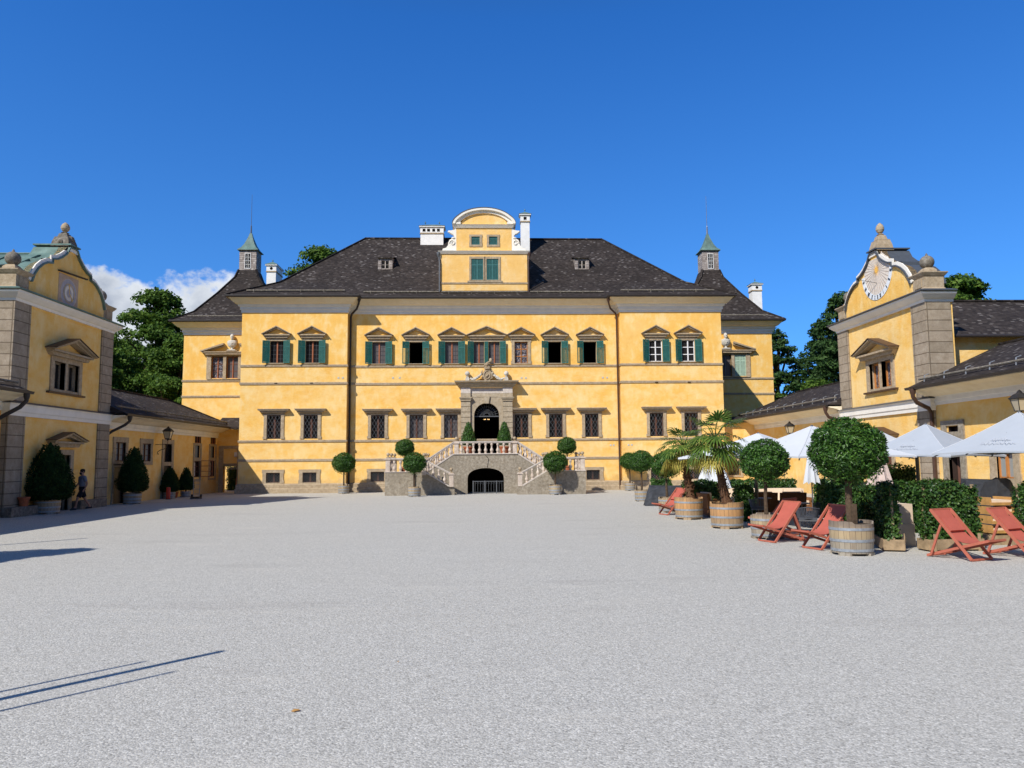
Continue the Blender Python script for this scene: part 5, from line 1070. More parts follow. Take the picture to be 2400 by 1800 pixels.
def barrel(x,y,r,h,mat,label,notch=True,rz=0,group='oak barrel planters'):
    T=thing('barrel_planter',label,'planter',(x,y,0),rz,group); z0=.05
    m=MB(); n=48; vs=[];fs=[]
    def rad(t): return r*(.90+.10*math.sin(min(1,.15+t)*PI*.55))
    rows=6; top=[]
    for i in range(rows+1):
        t=i/rows
        for k in range(n):
            a=2*PI*k/n; rr=rad(t)*(1.0 if i<rows else 1); zz=z0+(h-z0)*t
            if i==rows and notch and (10<=k<20 or 34<=k<44): zz-=.05
            if i==0: zz=z0+(.0 if (k//6)%2==0 else .0)
            vs.append((rr*math.cos(a),rr*math.sin(a),zz))
    for i in range(rows):
        for k in range(n): fs.append((i*n+k,i*n+(k+1)%n,(i+1)*n+(k+1)%n,(i+1)*n+k))
    o=len(vs)
    for k in range(n): a=2*PI*k/n; vs.append(((rad(1)-.035)*math.cos(a),(rad(1)-.035)*math.sin(a),vs[rows*n+k][2]))
    for k in range(n): a=2*PI*k/n; vs.append(((rad(.8)-.035)*math.cos(a),(rad(.8)-.035)*math.sin(a),h-.12))
    for k in range(n): j=(k+1)%n; fs.append((rows*n+k,rows*n+j,o+j,o+k)); fs.append((o+k,o+j,o+n+j,o+n+k))
    m.add(vs,fs); m.add([(rad(0)*.97*math.cos(2*PI*k/n),rad(0)*.97*math.sin(2*PI*k/n),z0+.001) for k in range(n)],[tuple(range(n))[::-1]])
    # notched foot blocks between stave and ground
    for k in range(4):
        a=PI/4+k*PI/2; m.box(-.13,.13,-.05,.05,0,z0+.005); 
        for i in range(len(m.v)-8,len(m.v)): X,Y,Z=m.v[i]; X2=X; Y2=Y-(r*.84); m.v[i]=(X2*math.cos(a)-Y2*math.sin(a),X2*math.sin(a)+Y2*math.cos(a),Z)
    part('staves',m,mat,T,smooth=True)
    for t in (.10,.40,.76):
        hm=MB(); rr=rad(t)+.006; w_=.055; z=z0+(h-z0)*t
        hm.lathe([(rr-.006,z-w_/2),(rr,z-w_/2),(rad(t+.06)+.006,z+w_/2),(rr-.006,z+w_/2)],n=48); part('hoop',hm,'metal_galv',T,smooth=True)
    part('soil',MB().lathe([(rad(1)-.04,h-.10),(rad(1)-.05,h-.07),(.02,h-.05)],n=20),'soil',T)
    return T
BT=[ # x,y,crown z,r, barrel r,h,mat,label suffix
 (7.62,16.0,2.13,.74,.435,.70,'barrel_old','nearest on the court side of the café',0,-.05),
 (7.08,19.4,1.93,.585,.40,.62,'barrel_old','behind the side-facing coral deck chair',1,-.12),
 (6.88,29.3,1.80,.56,.34,.58,'barrel_old','by the dark tarpaulin bundle',1,.06),
 (7.50,37.2,1.90,.57,.35,.58,'barrel_old','third from the palms towards the palace',1,0),
 (9.35,50.2,1.89,.60,.35,.56,'barrel_old','against the palace wall by the right downpipe',1,.03),
 (-9.2,49.7,1.93,.70,.36,.58,'barrel_old','alone before the left palace downpipe',1,0),
 (-4.2,44.6,1.90,.65,.37,.56,'barrel_old','in front of the left end of the double staircase',1,.04),
 (4.0,45.2,1.90,.68,.37,.60,'barrel_old','in front of the right end of the double staircase',1,-.02)]
for i,(x,y,zc,r,br,bh,bm,lab,k,ln) in enumerate(BT):
    barrel(x,y,br,bh,bm,'oak barrel under the bay tree '+lab,rz=i*.7)
    ball_tree(x,y,zc,r,bh-.08,'round clipped bay tree '+lab,k,ln,i)
for x,y,zc,r,lab in ((-5.15,48.3,2.85,.58,'left'),(5.05,48.3,2.90,.58,'right')):
    solo('terracotta_pot',MB().lathe([(.20,0),(.27,.38),(.31,.40),(.31,.48),(.26,.48),(.24,.42)],n=18),'terracotta','terracotta pot on the '+lab+' outer landing of the double staircase','pot',(x,y,1.2),0,'terracotta pots on the staircase',True)
    T=ball_tree(x,y,zc,r,1.6,'round clipped bay tree in a pot on the '+lab+' outer landing of the staircase',1,0,3)
    T['group']='ball clipped bay trees in barrels'
solo('wooden_stake',MB().box(-.05,.05,-.035,.035,0,.45),'bark','broad wooden stake beside the trunk of the nearest bay tree','stake',(7.64,15.88,.60),R(5))
# cone shaped bay trees
def cone_crown(N,L,Wd,mat):
    u=rng.random(N); t=1-np.sqrt(1-u*.985); th=rng.random(N)*2*PI
    prof=np.interp(t,[0,.08,.2,.45,.6,.8,.92,1],[.66,.94,1.0,.80,.62,.36,.22,.05])
    bump=1+.06*np.sin(th*5+t*14)+.05*np.sin(th*9-t*23)
    r=prof*bump*(.80+.24*rng.random(N)); P=np.stack([r*np.cos(th),r*np.sin(th),t],1)
    nr=np.stack([np.cos(th),np.sin(th),np.full(N,.5)],1)+rng.normal(size=(N,3))*.5
    return P,nr
def cone_mesh(r,h,N,L,Wd,mat):
    P,nr=cone_crown(N,L,Wd,mat); P=P*np.array([r,r,h]); v,f=leaf_arrays(P,nr,L,Wd,.25,.4)
    M=N//10; P2,n2=cone_crown(M,L,Wd,mat); P2=P2*np.array([r*1.06,r*1.06,h*1.02]); v2,f2=leaf_arrays(P2,np.cross(n2,usph(M)),L*1.2,Wd,.2); f2=f2+len(v)
    return arr_mesh('crown',np.concatenate([v,v2]),np.concatenate([f,f2]),mat)
def cone_tree(x,y,z0,zb,zt,r,N,L,lab,mat='leaf_cone',leafw=.045):
    T=thing('cone_bay_tree',lab,'topiary tree',(x,y,z0),0,'cone clipped bay trees')
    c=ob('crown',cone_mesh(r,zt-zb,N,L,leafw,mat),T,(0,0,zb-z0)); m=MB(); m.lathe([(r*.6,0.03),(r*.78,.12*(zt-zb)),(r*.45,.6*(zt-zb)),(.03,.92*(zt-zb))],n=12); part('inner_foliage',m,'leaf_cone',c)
    m=MB(); m.tube([(0,0,0),(0,0,zb-z0+.3)],[.05,.035],7); part('trunk',m,'bark',T); return T
CT=[(-18.0,32.2,.52,.58,3.12,.94,9000,.11,'largest cone shaped bay tree at the left gatehouse door',.48,.62),
 (-17.85,39.4,.5,.62,3.08,.72,6500,.10,'second cone shaped bay tree before the first windows of the left wing',.43,.58),
 (-18.3,45.0,.4,.40,1.93,.56,3500,.09,'small cone shaped bay tree beside the red post on the left wing',.33,.42),
 (-18.1,46.9,.35,.42,1.90,.46,3000,.085,'narrow small cone shaped bay tree near the hand truck',.30,.38)]
for i,(x,y,z0,zb,zt,r,N,L,lab,br,bh) in enumerate(CT):
    cone_tree(x,y,z0-.06,zb,zt,r,N,L,lab); barrel(x,y,br,bh,'barrel_old','shaded oak half barrel planter under the '+['largest cone tree','second cone tree','small cone tree by the red post','narrow small cone tree by the truck'][i],rz=i)
for x,lab in ((-1.17,'left'),(1.10,'right')):
    cone_tree(x,48.5,2.85,3.02,4.63,.44,3200,.085,'cone shaped bay tree on the upper landing '+lab+' of the doorway','leaf_laurel',.04)
    solo('terracotta_pot',MB().lathe([(.22,0),(.30,.40),(.34,.42),(.34,.50),(.29,.50),(.26,.44)],n=18),'terracotta','terracotta pot behind the balusters on the upper landing '+lab+' of the doorway','pot',(x,48.5,2.42),0,'terracotta pots on the staircase',True)
# palms
def fan(m,base,dirv,size,droop,nb=18,spread=R(150),mi=0):
    d=Vector(dirv).normalized(); s=d.cross(Vector((0,0,1))); 
    if s.length<.05: s=Vector((1,0,0))
    s.normalize(); n=s.cross(d)
    for i in range(nb):
        a=(i/(nb-1)-.5)*2*spread*.5*1.0; a*=1.0
        dd=(d*math.cos(a)+s*math.sin(a)); L=size*(1-.22*abs(a)/(spread*.5))*random.uniform(.9,1.06)
        perp=(s*math.cos(a)-d*math.sin(a)); w0=.018; w1=.030
        fold=n*(.02*(1 if i%2 else -1))
        p0=base; p1=base+dd*L*.5+fold; sag=droop*random.uniform(.7,1.5)
        p2=base+dd*L*.8+Vector((0,0,-sag*.35*L)); p3=base+dd*L*.97+Vector((0,0,-sag*L))
        m.add([p0-perp*.005,p0+perp*.005,p1+perp*w1,p1-perp*w1],[(0,1,2,3)],mi)
        m.add([p1-perp*w1,p1+perp*w1,p2+perp*w1*.55,p2-perp*w1*.55],[(0,1,2,3)],mi); m.add([p2-perp*w1*.55,p2+perp*w1*.55,p3],[(0,1,2)],mi)
def palm(x,y,zb,top,lean,fr,label,bend,seed,dry=6):
    random.seed(seed)
    T=thing('palm_tree',label,'palm tree',(x,y,zb),0,'potted fan palms')
    m=MB(); H_=top-zb; pts=[];rad=[]
    for i in range(15):
        t=i/14; pts.append((lean[0]*t+bend*math.sin(PI*t),lean[1]*t,H_*t)); rad.append(.125-.045*t+.035*math.exp(-t*9)+.010*(i%2))
    m.tube(pts,rad,14)
    for i in range(150):
        t=random.random()**.8; a=random.random()*2*PI; k=min(int(t*14),13); c=Vector(pts[k])+(Vector(pts[k+1])-Vector(pts[k]))*(t*14-k); r=rad[k]
        o=c+Vector((math.cos(a)*r*.9,math.sin(a)*r*.9,0)); q=o+Vector((math.cos(a)*.075,math.sin(a)*.075,random.uniform(-.02,.10))); m.bar(o,q,.05,.012)
    part('trunk',m,'palm_fibre',T)
    C=Vector(pts[-1]); 
    for i in range(fr):
        az=i*2.399+seed; t=(i+.5)/fr; el=R(68-118*t)+random.uniform(-.12,.12)
        d=Vector((math.cos(az)*math.cos(el),math.sin(az)*math.cos(el),math.sin(el)))
        pl=random.uniform(.45,.72); p1=C+Vector((0,0,.08))+d*pl*.6; p2=C+d*pl+Vector((0,0,-.10*math.cos(el)))
        m=MB(); m.tube([C,p1,p2],[.017,.012,.008],4)
        dd=(p2-p1).normalized(); fan(m,p2,dd,random.uniform(.48,.64),.06+.30*t,17,R(190) if t<.8 else R(150),1)
        part('frond',m,['leaf_palm','leaf_palm_dry' if i>=fr-dry else 'leaf_palm'],T)
    m=MB()
    for i in range(16): a=random.random()*2*PI; e_=random.uniform(-.9,.2); m.tube([C+Vector((0,0,-.05)),C+Vector((math.cos(a)*.12,math.sin(a)*.12,.0)),C+Vector((math.cos(a)*.26,math.sin(a)*.26,-.25+e_*.1))],[.018,.014,.008],4)
    part('old_leaf_base',m,'palm_fibre',T); random.seed(seed+1)
palm(6.90,25.9,.62,2.42,(-.20,0,0),27,'left of two fan palms in barrels, slightly farther and lower',-.02,3,8)
palm(7.05,22.45,.62,2.58,(-.32,0,0),30,'right of two fan palms in barrels, nearer and taller with a leaning trunk',-.03,11,6)
barrel(6.80,25.9,.47,.74,'barrel_new','fresh golden oak barrel planter holding the left palm',rz=.4)
barrel(7.00,22.4,.475,.76,'barrel_new','fresh golden oak barrel planter holding the right palm',rz=1.9)
# ---- tall trees beyond the roofs
def crown_blobs(blobs,per,L,Wd,mat):
    Ps=[];Ns=[]
    for c,r in blobs:
        n=int(per*(r/1.5)**2); d=usph(n); d[:,2]=np.where(d[:,2]<-.2,-d[:,2]*.5,d[:,2]); d/=np.linalg.norm(d,axis=1,keepdims=True)
        rr=(r*(.55+.5*rng.random(n)))[:,None]; Ps.append(np.array(c)+d*rr*np.array([1.15,1.15,.75])); Ns.append(d*.6+rng.normal(size=(n,3))*.6+np.array([0,0,.5]))
    v,f=leaf_arrays(np.concatenate(Ps),np.concatenate(Ns),L,Wd,.2); return arr_mesh('crown',v,f,mat)
def beech_blobs(seed,n=74,conif=False):
    random.seed(seed); o=[]
    for i in range(n):
        t=random.random()**.85; z=1.5+13.5*t
        R_=(5.2*math.sin(PI*min(1,(t*.80+.20)))**.7 if not conif else 4.6*(1-t)**.75+.35)
        a=random.random()*2*PI; q=R_*math.sqrt(random.random())*(.95); 
        q=max(q,R_*.45)
        o.append(((q*math.cos(a),q*math.sin(a),z),random.uniform(.9,1.7)*(1 if not conif else .8*(1-.5*t))))
    return o
def limbs(blobs,h):
    m=MB(); m.tube([(0,0,-4),(0.1,0,h*.4),(0,.1,h*.9)],[.45,.32,.08],10)
    for c,r in blobs[::3]: z=c[2]*.72; m.tube([(0,0,z),(c[0]*.5,c[1]*.5,(z+c[2])/2),c],[.14,.09,.03],5)
    return m.mesh('trunk','bark',True)
TB=[beech_blobs(5),beech_blobs(9),beech_blobs(13,115,True)]
TM=[crown_blobs(TB[0],330,.42,.24,'leaf_beech'),crown_blobs(TB[1],330,.42,.24,'leaf_beech'),crown_blobs(TB[2],620,.40,.16,'leaf_fir')]
TL=[limbs(b,14) for b in TB]
def tree(x,y,zt,sc,k,lab,rz=0,wide=1.0):
    T=thing('conifer_tree' if k==2 else 'beech_tree',lab,'tree',(x,y,0),rz,'tall trees beyond the roofs'); s=sc
    ob('crown',TM[k],T,(0,0,zt-15.8*s),0,(s*wide,s*wide,s)); ob('trunk',TL[k],T,(0,0,zt-15.8*s),0,(s*wide,s*wide,s)); return T
tree(-35.2,82,20.6,1.12,0,'tallest broad beech standing behind the left wing',.4)
tree(-37.5,74,15.6,.95,1,'beech close behind the left gatehouse',2.1)
tree(-30.2,76,14.6,.92,0,'lighter green beech beside the left pavilion wall',3.0)
tree(-33.5,92,18.6,1.0,1,'beech half hidden behind the left pavilion roof',5.0)
tree(-29.0,70,10.2,.70,1,'low bushy beech right behind the left wing roof',1.0)
tree(-41.5,90,17.0,1.0,1,'beech farther left behind the gatehouse',4.0)
tree(-36,70,9.5,.75,0,'low beech filling the gap under the tall left trees',4.4)
tree(-19.0,88,27.0,1.25,0,'tree top showing over the left slope of the palace roof',.9,.9)
tree(29.4,76,15.7,1.0,2,'dark conifer standing right of the right pavilion',.3,1.05)
tree(33.9,71,18.3,1.12,2,'taller dark conifer rising behind the right gatehouse',1.9)
tree(36.0,80,17.5,1.05,2,'conifer partly hidden behind the sundial gatehouse',2.9)
tree(30.5,68,9.5,.72,1,'low leafy tree behind the far right wing roof',2.2,1.2)
tree(26.5,74,10.0,.75,0,'leafy tree behind the right pavilion corner',3.3)
tree(38.8,60,16.7,.95,0,'broad tree top above the side roof right of the sundial',1.1)
tree(42.5,62,15.0,.9,1,'lower tree top farther right above the side roof',2.5)
tree(36.2,58,15.4,.8,1,'leafy tree top touching the sundial gatehouse ball',3.9)
# ================================================================ café furniture on the right
def parasol(x,y,zt,ze,side,rz,label,mast=(0,0),sag=.04,printed=False):
    T=thing('parasol',label,'parasol',(x,y,0),rz,'open white parasols of the café'); h=side/2
    m=MB(); n=8; V=[];F=[]
    # square canopy: 8 ribs, valance edge slightly sagging between corners
    ring=[]
    for q in range(4):
        a=Vector((h*(1 if q in(0,3) else -1),h*(1 if q<2 else -1),0)); b=Vector((h*(1 if (q+1)%4 in(0,3) else -1),h*(1 if (q+1)%4<2 else -1),0))
        for i in range(8):
            t=i/8; p=a.lerp(b,t); k=1-4*sag*t*(1-t); ring.append((p.x*k,p.y*k,1-.0*t))
    V.append((0,0,zt)); L_=5
    for j in range(1,L_+1):
        s=j/L_
        for i,(px,py,_) in enumerate(ring):
            tt=(i%8)/8; zz=zt+(ze-zt)*s-.05*math.sin(PI*s)+(.05*math.sin(PI*tt)*s); V.append((px*s,py*s,zz))
    N=32
    for i in range(N): F.append((0,1+i,1+(i+1)%N))
    for j in range(L_-1):
        for i in range(N): a=1+j*N+i; b=1+j*N+(i+1)%N; F.append((a,a+N,b+N,b))
    m.add(V,F)
    # hem turned down
    o=len(m.v); 
    for i in range(N): p=V[1+(L_-1)*N+i]; m.v.append((p[0],p[1],p[2]-.045))
    for i in range(N): a=1+(L_-1)*N+i; b=1+(L_-1)*N+(i+1)%N; m.f.append((a,o+i,o+(i+1)%N,b)); m.mi.append(0)
    cn=part('canopy',m,'canopy_grey' if printed else 'canopy_white',T)
    sm=MB()
    for i in range(0,32,8): sm.tube([V[0]]+[(V[1+j*N+i][0],V[1+j*N+i][1],V[1+j*N+i][2]+.004) for j in range(L_)],.008,4)
    part('seam',sm,'canopy_white',cn)
    if mast!=(0,0):
        pm=MB()
        for q in range(4):
            a=Vector(V[1+(L_-1)*N+q*8]); b=Vector(V[1+(L_-1)*N+(q*8+8)%32]); top=Vector((0,0,zt))
            for row,(s0,ln) in enumerate(((.80,.34),(.70,.22))):
                pts=[]
                for k in range(26):
                    t=.5+(k/25-.5)*ln; sv=s0+.028*math.sin(k*2.1)+.012*math.sin(k*4.7); pts.append(top+((a.lerp(b,t))-top)*sv+Vector((0,0,.028-.05*math.sin(PI*sv)+.05*math.sin(PI*t)*sv)))
                pm.tube(pts,.007,4)
        part('faded_print',pm,'canopy_print',cn)
    m=MB()
    for i in range(0,32,4): p=V[1+(L_-1)*N+i]; m.bar((0,0,zt-.10),(p[0]*.98,p[1]*.98,p[2]-.085),.022,.03)
    for i in range(0,32,4): p=V[1+(L_-1)*N+i]; m.bar((0,0,zt-.55),(p[0]*.5,p[1]*.5,(zt+p[2])/2-.05),.018,.02)
    part('rib',m,'metal_grey',T)
    m=MB(); m.tube([(0,0,zt-.65),(0,0,zt+.03)],.035,8)
    mx,my=mast
    if mast!=(0,0):
        m.tube([(mx,my,0.05),(mx,my,ze-.02)],.055,8); m.bar((mx,my,ze-.06),(0,0,zt-.30),.06,.05)
        m.box(mx-.45,mx+.45,my-.45,my+.45,0.006,.07)
    else: m.tube([(0,0,.05),(0,0,zt-.6)],.032,8); m.box(-.3,.3,-.3,.3,.006,.07)
    part('mast',m,'metal_grey',T)
    return T
parasol(8.85,24.7,2.84,2.05,3.7,R(40),'farthest open white parasol behind the right palm',(.35,.35))
parasol(9.3,21.6,2.93,2.05,3.7,R(14),'bright white parasol behind the second bay tree',(1.0,.5))
parasol(13.1,25.2,2.92,2.14,2.4,R(30),'small part of a white parasol seen behind the grey-white one',(.0,0))
parasol(12.86,22.0,2.98,2.04,2.9,R(30),'pale grey parasol right of the largest bay tree, before the gatehouse corner',(.3,.5),printed=True)
parasol(13.55,19.0,3.14,2.10,2.95,R(30),'pale grey parasol at the right edge of the photo',(.35,-.5),printed=True)
def closed_parasol(x,y,zb,zt,r,mat,label):
    T=thing('folded_parasol',label,'parasol',(x,y,0),0,'folded parasols')
    m=MB(); n=24; pr=[(.03,zt),(.07,zt-.25),(r*.5,(zt+zb)/2),(r,zb)]; V=[];F=[]
    for j,(q,z) in enumerate(pr):
        for i in range(n): a=2*PI*i/n; rr=q*(1+(.22 if i%3==0 else -.12)*(j/3)); V.append((rr*math.cos(a),rr*math.sin(a),z-(.07 if (j==3 and i%3==0) else 0)))
    for j in range(3):
        for i in range(n): F.append((j*n+i,j*n+(i+1)%n,(j+1)*n+(i+1)%n,(j+1)*n+i))
    m.add(V,F); part('canopy',m,mat,T); m=MB(); m.tube([(0,0,.05),(0,0,zt+.04)],.025,8); m.box(-.25,.25,-.25,.25,.006,.07); part('mast',m,'metal_grey',T)
closed_parasol(8.9,30.0,.95,2.75,.62,'canopy_white','folded white parasol seen between the two palm trunks')
closed_parasol(11.7,27.4,1.15,2.7,.26,'canopy_white','folded white parasol left of the big bay tree')
closed_parasol(10.3,19.9,.85,2.65,.40,'canopy_beige','folded rosy beige parasol right of the big bay tree')
# deck chairs
def deck_chair_proto():
    T=thing('deck_chair','x','deck chair',(0,0,0),0,'coral red deck chairs'); w=.30
    A0,A1=(-.46,.95),(.34,.03); B0,B1=(.66,.42),(-.62,.03)      # (forward,z)
    m=MB()
    for s in (-1,1): m.bar((s*w,A0[0],A0[1]),(s*w,A1[0],A1[1]),.034,.05)
    m.bar((-w,A0[0],A0[1]),(w,A0[0],A0[1]),.04,.034); m.bar((-w,A1[0],A1[1]),(w,A1[0],A1[1]),.04,.034); part('back_frame',m,'wood_coral',T)
    m=MB()
    for s in (-1,1): m.bar((s*(w-.045),B0[0],B0[1]),(s*(w-.045),B1[0],B1[1]),.034,.05)
    for p in (B0,B1,(-.36,.10)): m.bar((-w+.045,p[0],p[1]),(w-.045,p[0],p[1]),.036,.034)
    part('seat_frame',m,'wood_coral',T)
    m=MB()
    for s in (-1,1): m.bar((s*(w+.03),-.235,.66),(s*(w+.03),-.48,.07),.026,.045)
    m.bar((-w-.03,-.47,.09),(w+.03,-.47,.09),.03,.03); part('prop_strut',m,'wood_coral',T)
    m=MB(); n=16; V=[];F=[]; q=w-.05
    P0=Vector((0,A0[0],A0[1]+.015)); P3=Vector((0,B0[0],B0[1]+.02)); P1=Vector((0,-.08,.34)); P2=Vector((0,.10,.22))
    for i in range(n+1):
        t=i/n; p=P0*(1-t)**3+P1*3*t*(1-t)**2+P2*3*t*t*(1-t)+P3*t**3
        V+=[(-q,p.y,p.z),(q,p.y,p.z)]
    for i in range(n): F.append((2*i,2*i+1,2*i+3,2*i+2))
    m.add(V,F); m.add([(a,b,c-.006) for a,b,c in V],[f[::-1] for f in F]); part('sling',m,'fabric_coral',T,smooth=False)
    m=MB(); 
    i0,i1=2,5; a=Vector(V[2*i0]); b=Vector(V[2*i1]); d=(b-a); nn=Vector((0,-d.z,d.y)).normalized(); nn=nn if nn.z>0 else -nn
    c0=a+nn*.025; c1=b+nn*.03; m.bar((0,c0.y,c0.z),(0,c1.y,c1.z),.43,.055,upv=nn) ; part('headrest_pillow',m,'fabric_coral',T)
    return T
DC=deck_chair_proto()
def face(dx,dy): return math.atan2(-dx,dy)   # local +y turned to (dx,dy)
spots=[(6.72,28.0,face(-1,-.35),'coral deck chair left of the left palm barrel'),(7.05,18.6,face(-1,-.35),'coral deck chair facing left before the second bay tree'),(7.72,20.5,face(-.6,.8),'coral deck chair mostly hidden behind the side-facing one'),
 (7.50,17.05,face(-1,-.32),'coral deck chair half hidden behind the largest barrel'),(9.42,15.05,face(.40,-.92),'left of two coral deck chairs with head pillows facing the court'),(10.72,15.25,face(.42,-.90),'right of two coral deck chairs with head pillows, cut by the photo edge')]
for i,(x,y,a,lab) in enumerate(spots):
    if i==0: DC.location=(x,y,0); DC.rotation_euler=(0,0,a); DC['label']=lab
    else: q=dup(DC,(x,y,0),a,lab)
    if 0<i<4:
        for c in list(q.children):
            if c.name.startswith('headrest'): bpy.data.objects.remove(c)
# rope chairs, round tables
def rope_chair():
    T=thing('rope_chair','x','chair',(0,0,0),0,'dark rope chairs of the café'); m=MB()
    for s in (-1,1):
        for y in (-.2,.22): part('leg',MB().tube([(s*.22,y,0),(s*.20,y,.44)],.013,6),'metal_grey',T)
    m=MB(); m.box(-.23,.23,-.22,.25,.40,.43); part('seat_frame',m,'metal_grey',T); m=MB(); m.box(-.22,.22,-.20,.24,.432,.49); part('cushion',m,'rope_grey',T)
    m=MB(); n=26; top=[];bot=[]
    for i in range(n+1):
        a=PI*(1.08-1.16*i/n); top.append((.29*math.cos(a),-.02-.26*math.sin(a),.76-.05*abs(math.cos(a)))); bot.append((.24*math.cos(a),.0-.22*math.sin(a),.47))
    m.tube(top,.014,6)
    for a,b in zip(top,bot): m.bar(a,b,.020,.008)
    m.tube(bot,.012,6); part('backrest',m,'rope_grey',T); return T
RC=rope_chair()
for i,(x,y,a,lab) in enumerate([(8.28,19.75,face(.35,1),'dark rope chair seen from behind right of the side-facing deck chair'),(8.62,24.3,face(.3,1),'dark rope chair left of the second bay tree trunk'),(8.2,25.3,face(1,.3),'dark rope chair close behind the right palm barrel'),(9.1,23.0,face(-.4,-.9),'dark rope chair in deep shade under the far parasol'),(9.55,21.9,face(-1,-.1),'dark rope chair behind the small round table')]):
    if i==0: RC.location=(x,y,0); RC.rotation_euler=(0,0,a); RC['label']=lab
    else: dup(RC,(x,y,0),a,lab)
def table(x,y,r,h,mat,label,group='round café tables'):
    T=thing('round_table',label,'table',(x,y,0),0,group); m=MB(); m.lathe([(r,h-.025),(r,h),(0.01,h)],n=28); part('tabletop',m,mat,T)
    for i in range(3): a=i*2.1+.4; part('leg',MB().tube([(r*.5*math.cos(a),r*.5*math.sin(a),h-.03),(r*.75*math.cos(a),r*.75*math.sin(a),0)],.014,6),'metal_grey',T)
table(8.92,20.0,.30,.42,'canopy_beige','low cream round table between the rope chair and the hedge'); table(9.0,22.2,.38,.72,'metal_grey','grey round table under the bright parasol'); table(9.1,25.6,.42,.70,'metal_grey','grey round table before the brown armchairs')
solo('bowl',MB().lathe([(.03,0),(.07,.02),(.085,.07),(.08,.07),(.05,.025)],n=14),'stone_trim','small ceramic bowl on the grey round table','bowl',(8.95,22.1,.72),0,smooth=True)
def armchair(x,y,rz,w,label,group,mat='wicker_brown',hh=.84):
    T=thing('armchair' if w<1.2 else 'sofa',label,'armchair' if w<1.2 else 'sofa',(x,y,0),rz,group); h=w/2
    m=MB(); m.box(-h,h,-.38,.38,.06,.30); part('base',m,mat if w<1.2 else 'wicker_brown',T)
    m=MB(); m.prism([(-.42,.30),(-.34,.30),(-.40,hh),(-.50,hh)],-h,h,0,'yz'); part('backrest',m,mat,T)
    for s in (-1,1): a,b=sorted((s*h,s*(h-.12))); part('armrest',MB().box(a,b,-.36,.38,.30,.56),mat if w<1.2 else 'wicker_brown',T)
    m=MB(); m.box(-h+.13,h-.13,-.30,.37,.302,.45); part('seat_cushion',m,'cushion_cream',T); m=MB(); n=1 if w<1.2 else 2
    for i in range(n): a=-h+.14+(2*h-.28)/n*i; m.prism([(-.34,.452),(-.20,.452),(-.27,hh+.03),(-.40,hh+.03)],a,a+(2*h-.28)/n-.02,0,'yz')
    part('back_cushion',m,'cushion_cream',T)
armchair(9.2,28.3,face(.0,-1),1.9,'cream cushioned sofa facing the court before the hedge','café lounge seats','cushion_cream',.88)
armchair(11.2,28.6,face(.0,-1),1.7,'cream cushioned sofa half hidden by the brown armchairs','café lounge seats','cushion_cream',.86)
armchair(9.55,26.7,face(.0,1),.88,'left brown wicker armchair seen from behind','café lounge seats'); armchair(10.5,26.6,face(.0,1),.9,'right brown wicker armchair seen from behind','café lounge seats'); armchair(8.0,26.9,face(1,.15),.9,'brown wicker armchair turned sideways behind the right palm','café lounge seats','wicker_brown',.82)
# hedges and ivy trellis planters
def hedge_leaves(w,h,d,N,L=.075,Wd=.06,mat='leaf_ivy',ragged=.05):
    P=np.empty((N,3)); side=rng.choice(3,N,p=[.78,.12,.10]); P[:,0]=rng.uniform(-w/2,w/2,N); P[:,2]=rng.uniform(0,h,N); P[:,1]=rng.choice([-1,1],N)*d/2
    e=side==1; P[e,0]=rng.choice([-1,1],e.sum())*w/2; P[e,1]=rng.uniform(-d/2,d/2,e.sum()); t=side==2; P[t,2]=h; P[t,1]=rng.uniform(-d/2,d/2,t.sum())
    Nn=np.zeros((N,3)); Nn[:,1]=np.sign(P[:,1]); Nn[e]=0; Nn[e,0]=np.sign(P[e,0]); Nn[t]=(0,0,1)
    wob=.6*np.sin(P[:,0]*9+P[:,2]*7)+.6*np.sin(P[:,0]*4-P[:,2]*11+2)
    P+=Nn*(wob*ragged)[:,None]+rng.normal(size=(N,3))*ragged*.7; P[:,2]+=.03*np.sin(P[:,0]*8)
    v,f=leaf_arrays(P,Nn+rng.normal(size=(N,3))*.5+np.array([0,0,.35]),L,Wd,.2,.0); return arr_mesh('foliage',v,f,mat)
def trellis(x,y,rz,w,h,label,N=3800,box=True,L=.066,group='ivy trellis planters'):
    T=thing('ivy_planter',label,'hedge planter',(x,y,0),rz,group); zb=.26 if box else 0
    if box:
        m=MB()
        for s in (-1,1): m.box(-w/2,w/2,s*.2-.015,s*.2+.015,.04,zb); m.box(s*w/2-.015,s*w/2+.015,-.2,.2,.04,zb)
        m.box(-w/2,w/2,-.2,.2,.03,.06); 
        for s in (-1,1): m.box(s*(w/2-.12)-.03,s*(w/2-.12)+.03,-.235,-.215,.0,zb+.12)
        part('planter_box',m,'planter_wood',T); part('soil',MB().box(-w/2+.02,w/2-.02,-.18,.18,.15,.2),'soil',T)
        m=MB()
        for s in (-1,1): m.box(s*(w/2-.05)-.025,s*(w/2-.05)+.025,-.025,.025,.1,h+.05)
        for k in range(5): z=.35+k*(h-.4)/4; m.box(-w/2+.03,w/2-.03,-.01,.01,z,z+.04)
        part('trellis',m,'planter_wood',T)
    fo=ob('foliage',hedge_leaves(w*.96,h-zb,.20 if box else .45,int(N*1.5),L,L*.8),T,(0,0,zb)); 
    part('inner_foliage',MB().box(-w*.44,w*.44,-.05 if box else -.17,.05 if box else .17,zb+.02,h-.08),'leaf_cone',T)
trellis(8.86,16.85,R(72),1.15,1.38,'narrow ivy trellis planter seen edge-on right of the largest barrel',3600)
trellis(10.0,16.45,R(4),1.25,1.36,'ivy trellis planter behind the left pillow deck chair',4200)
trellis(12.5,16.6,R(6),1.9,1.36,'long ivy trellis planter at the right edge',6000)
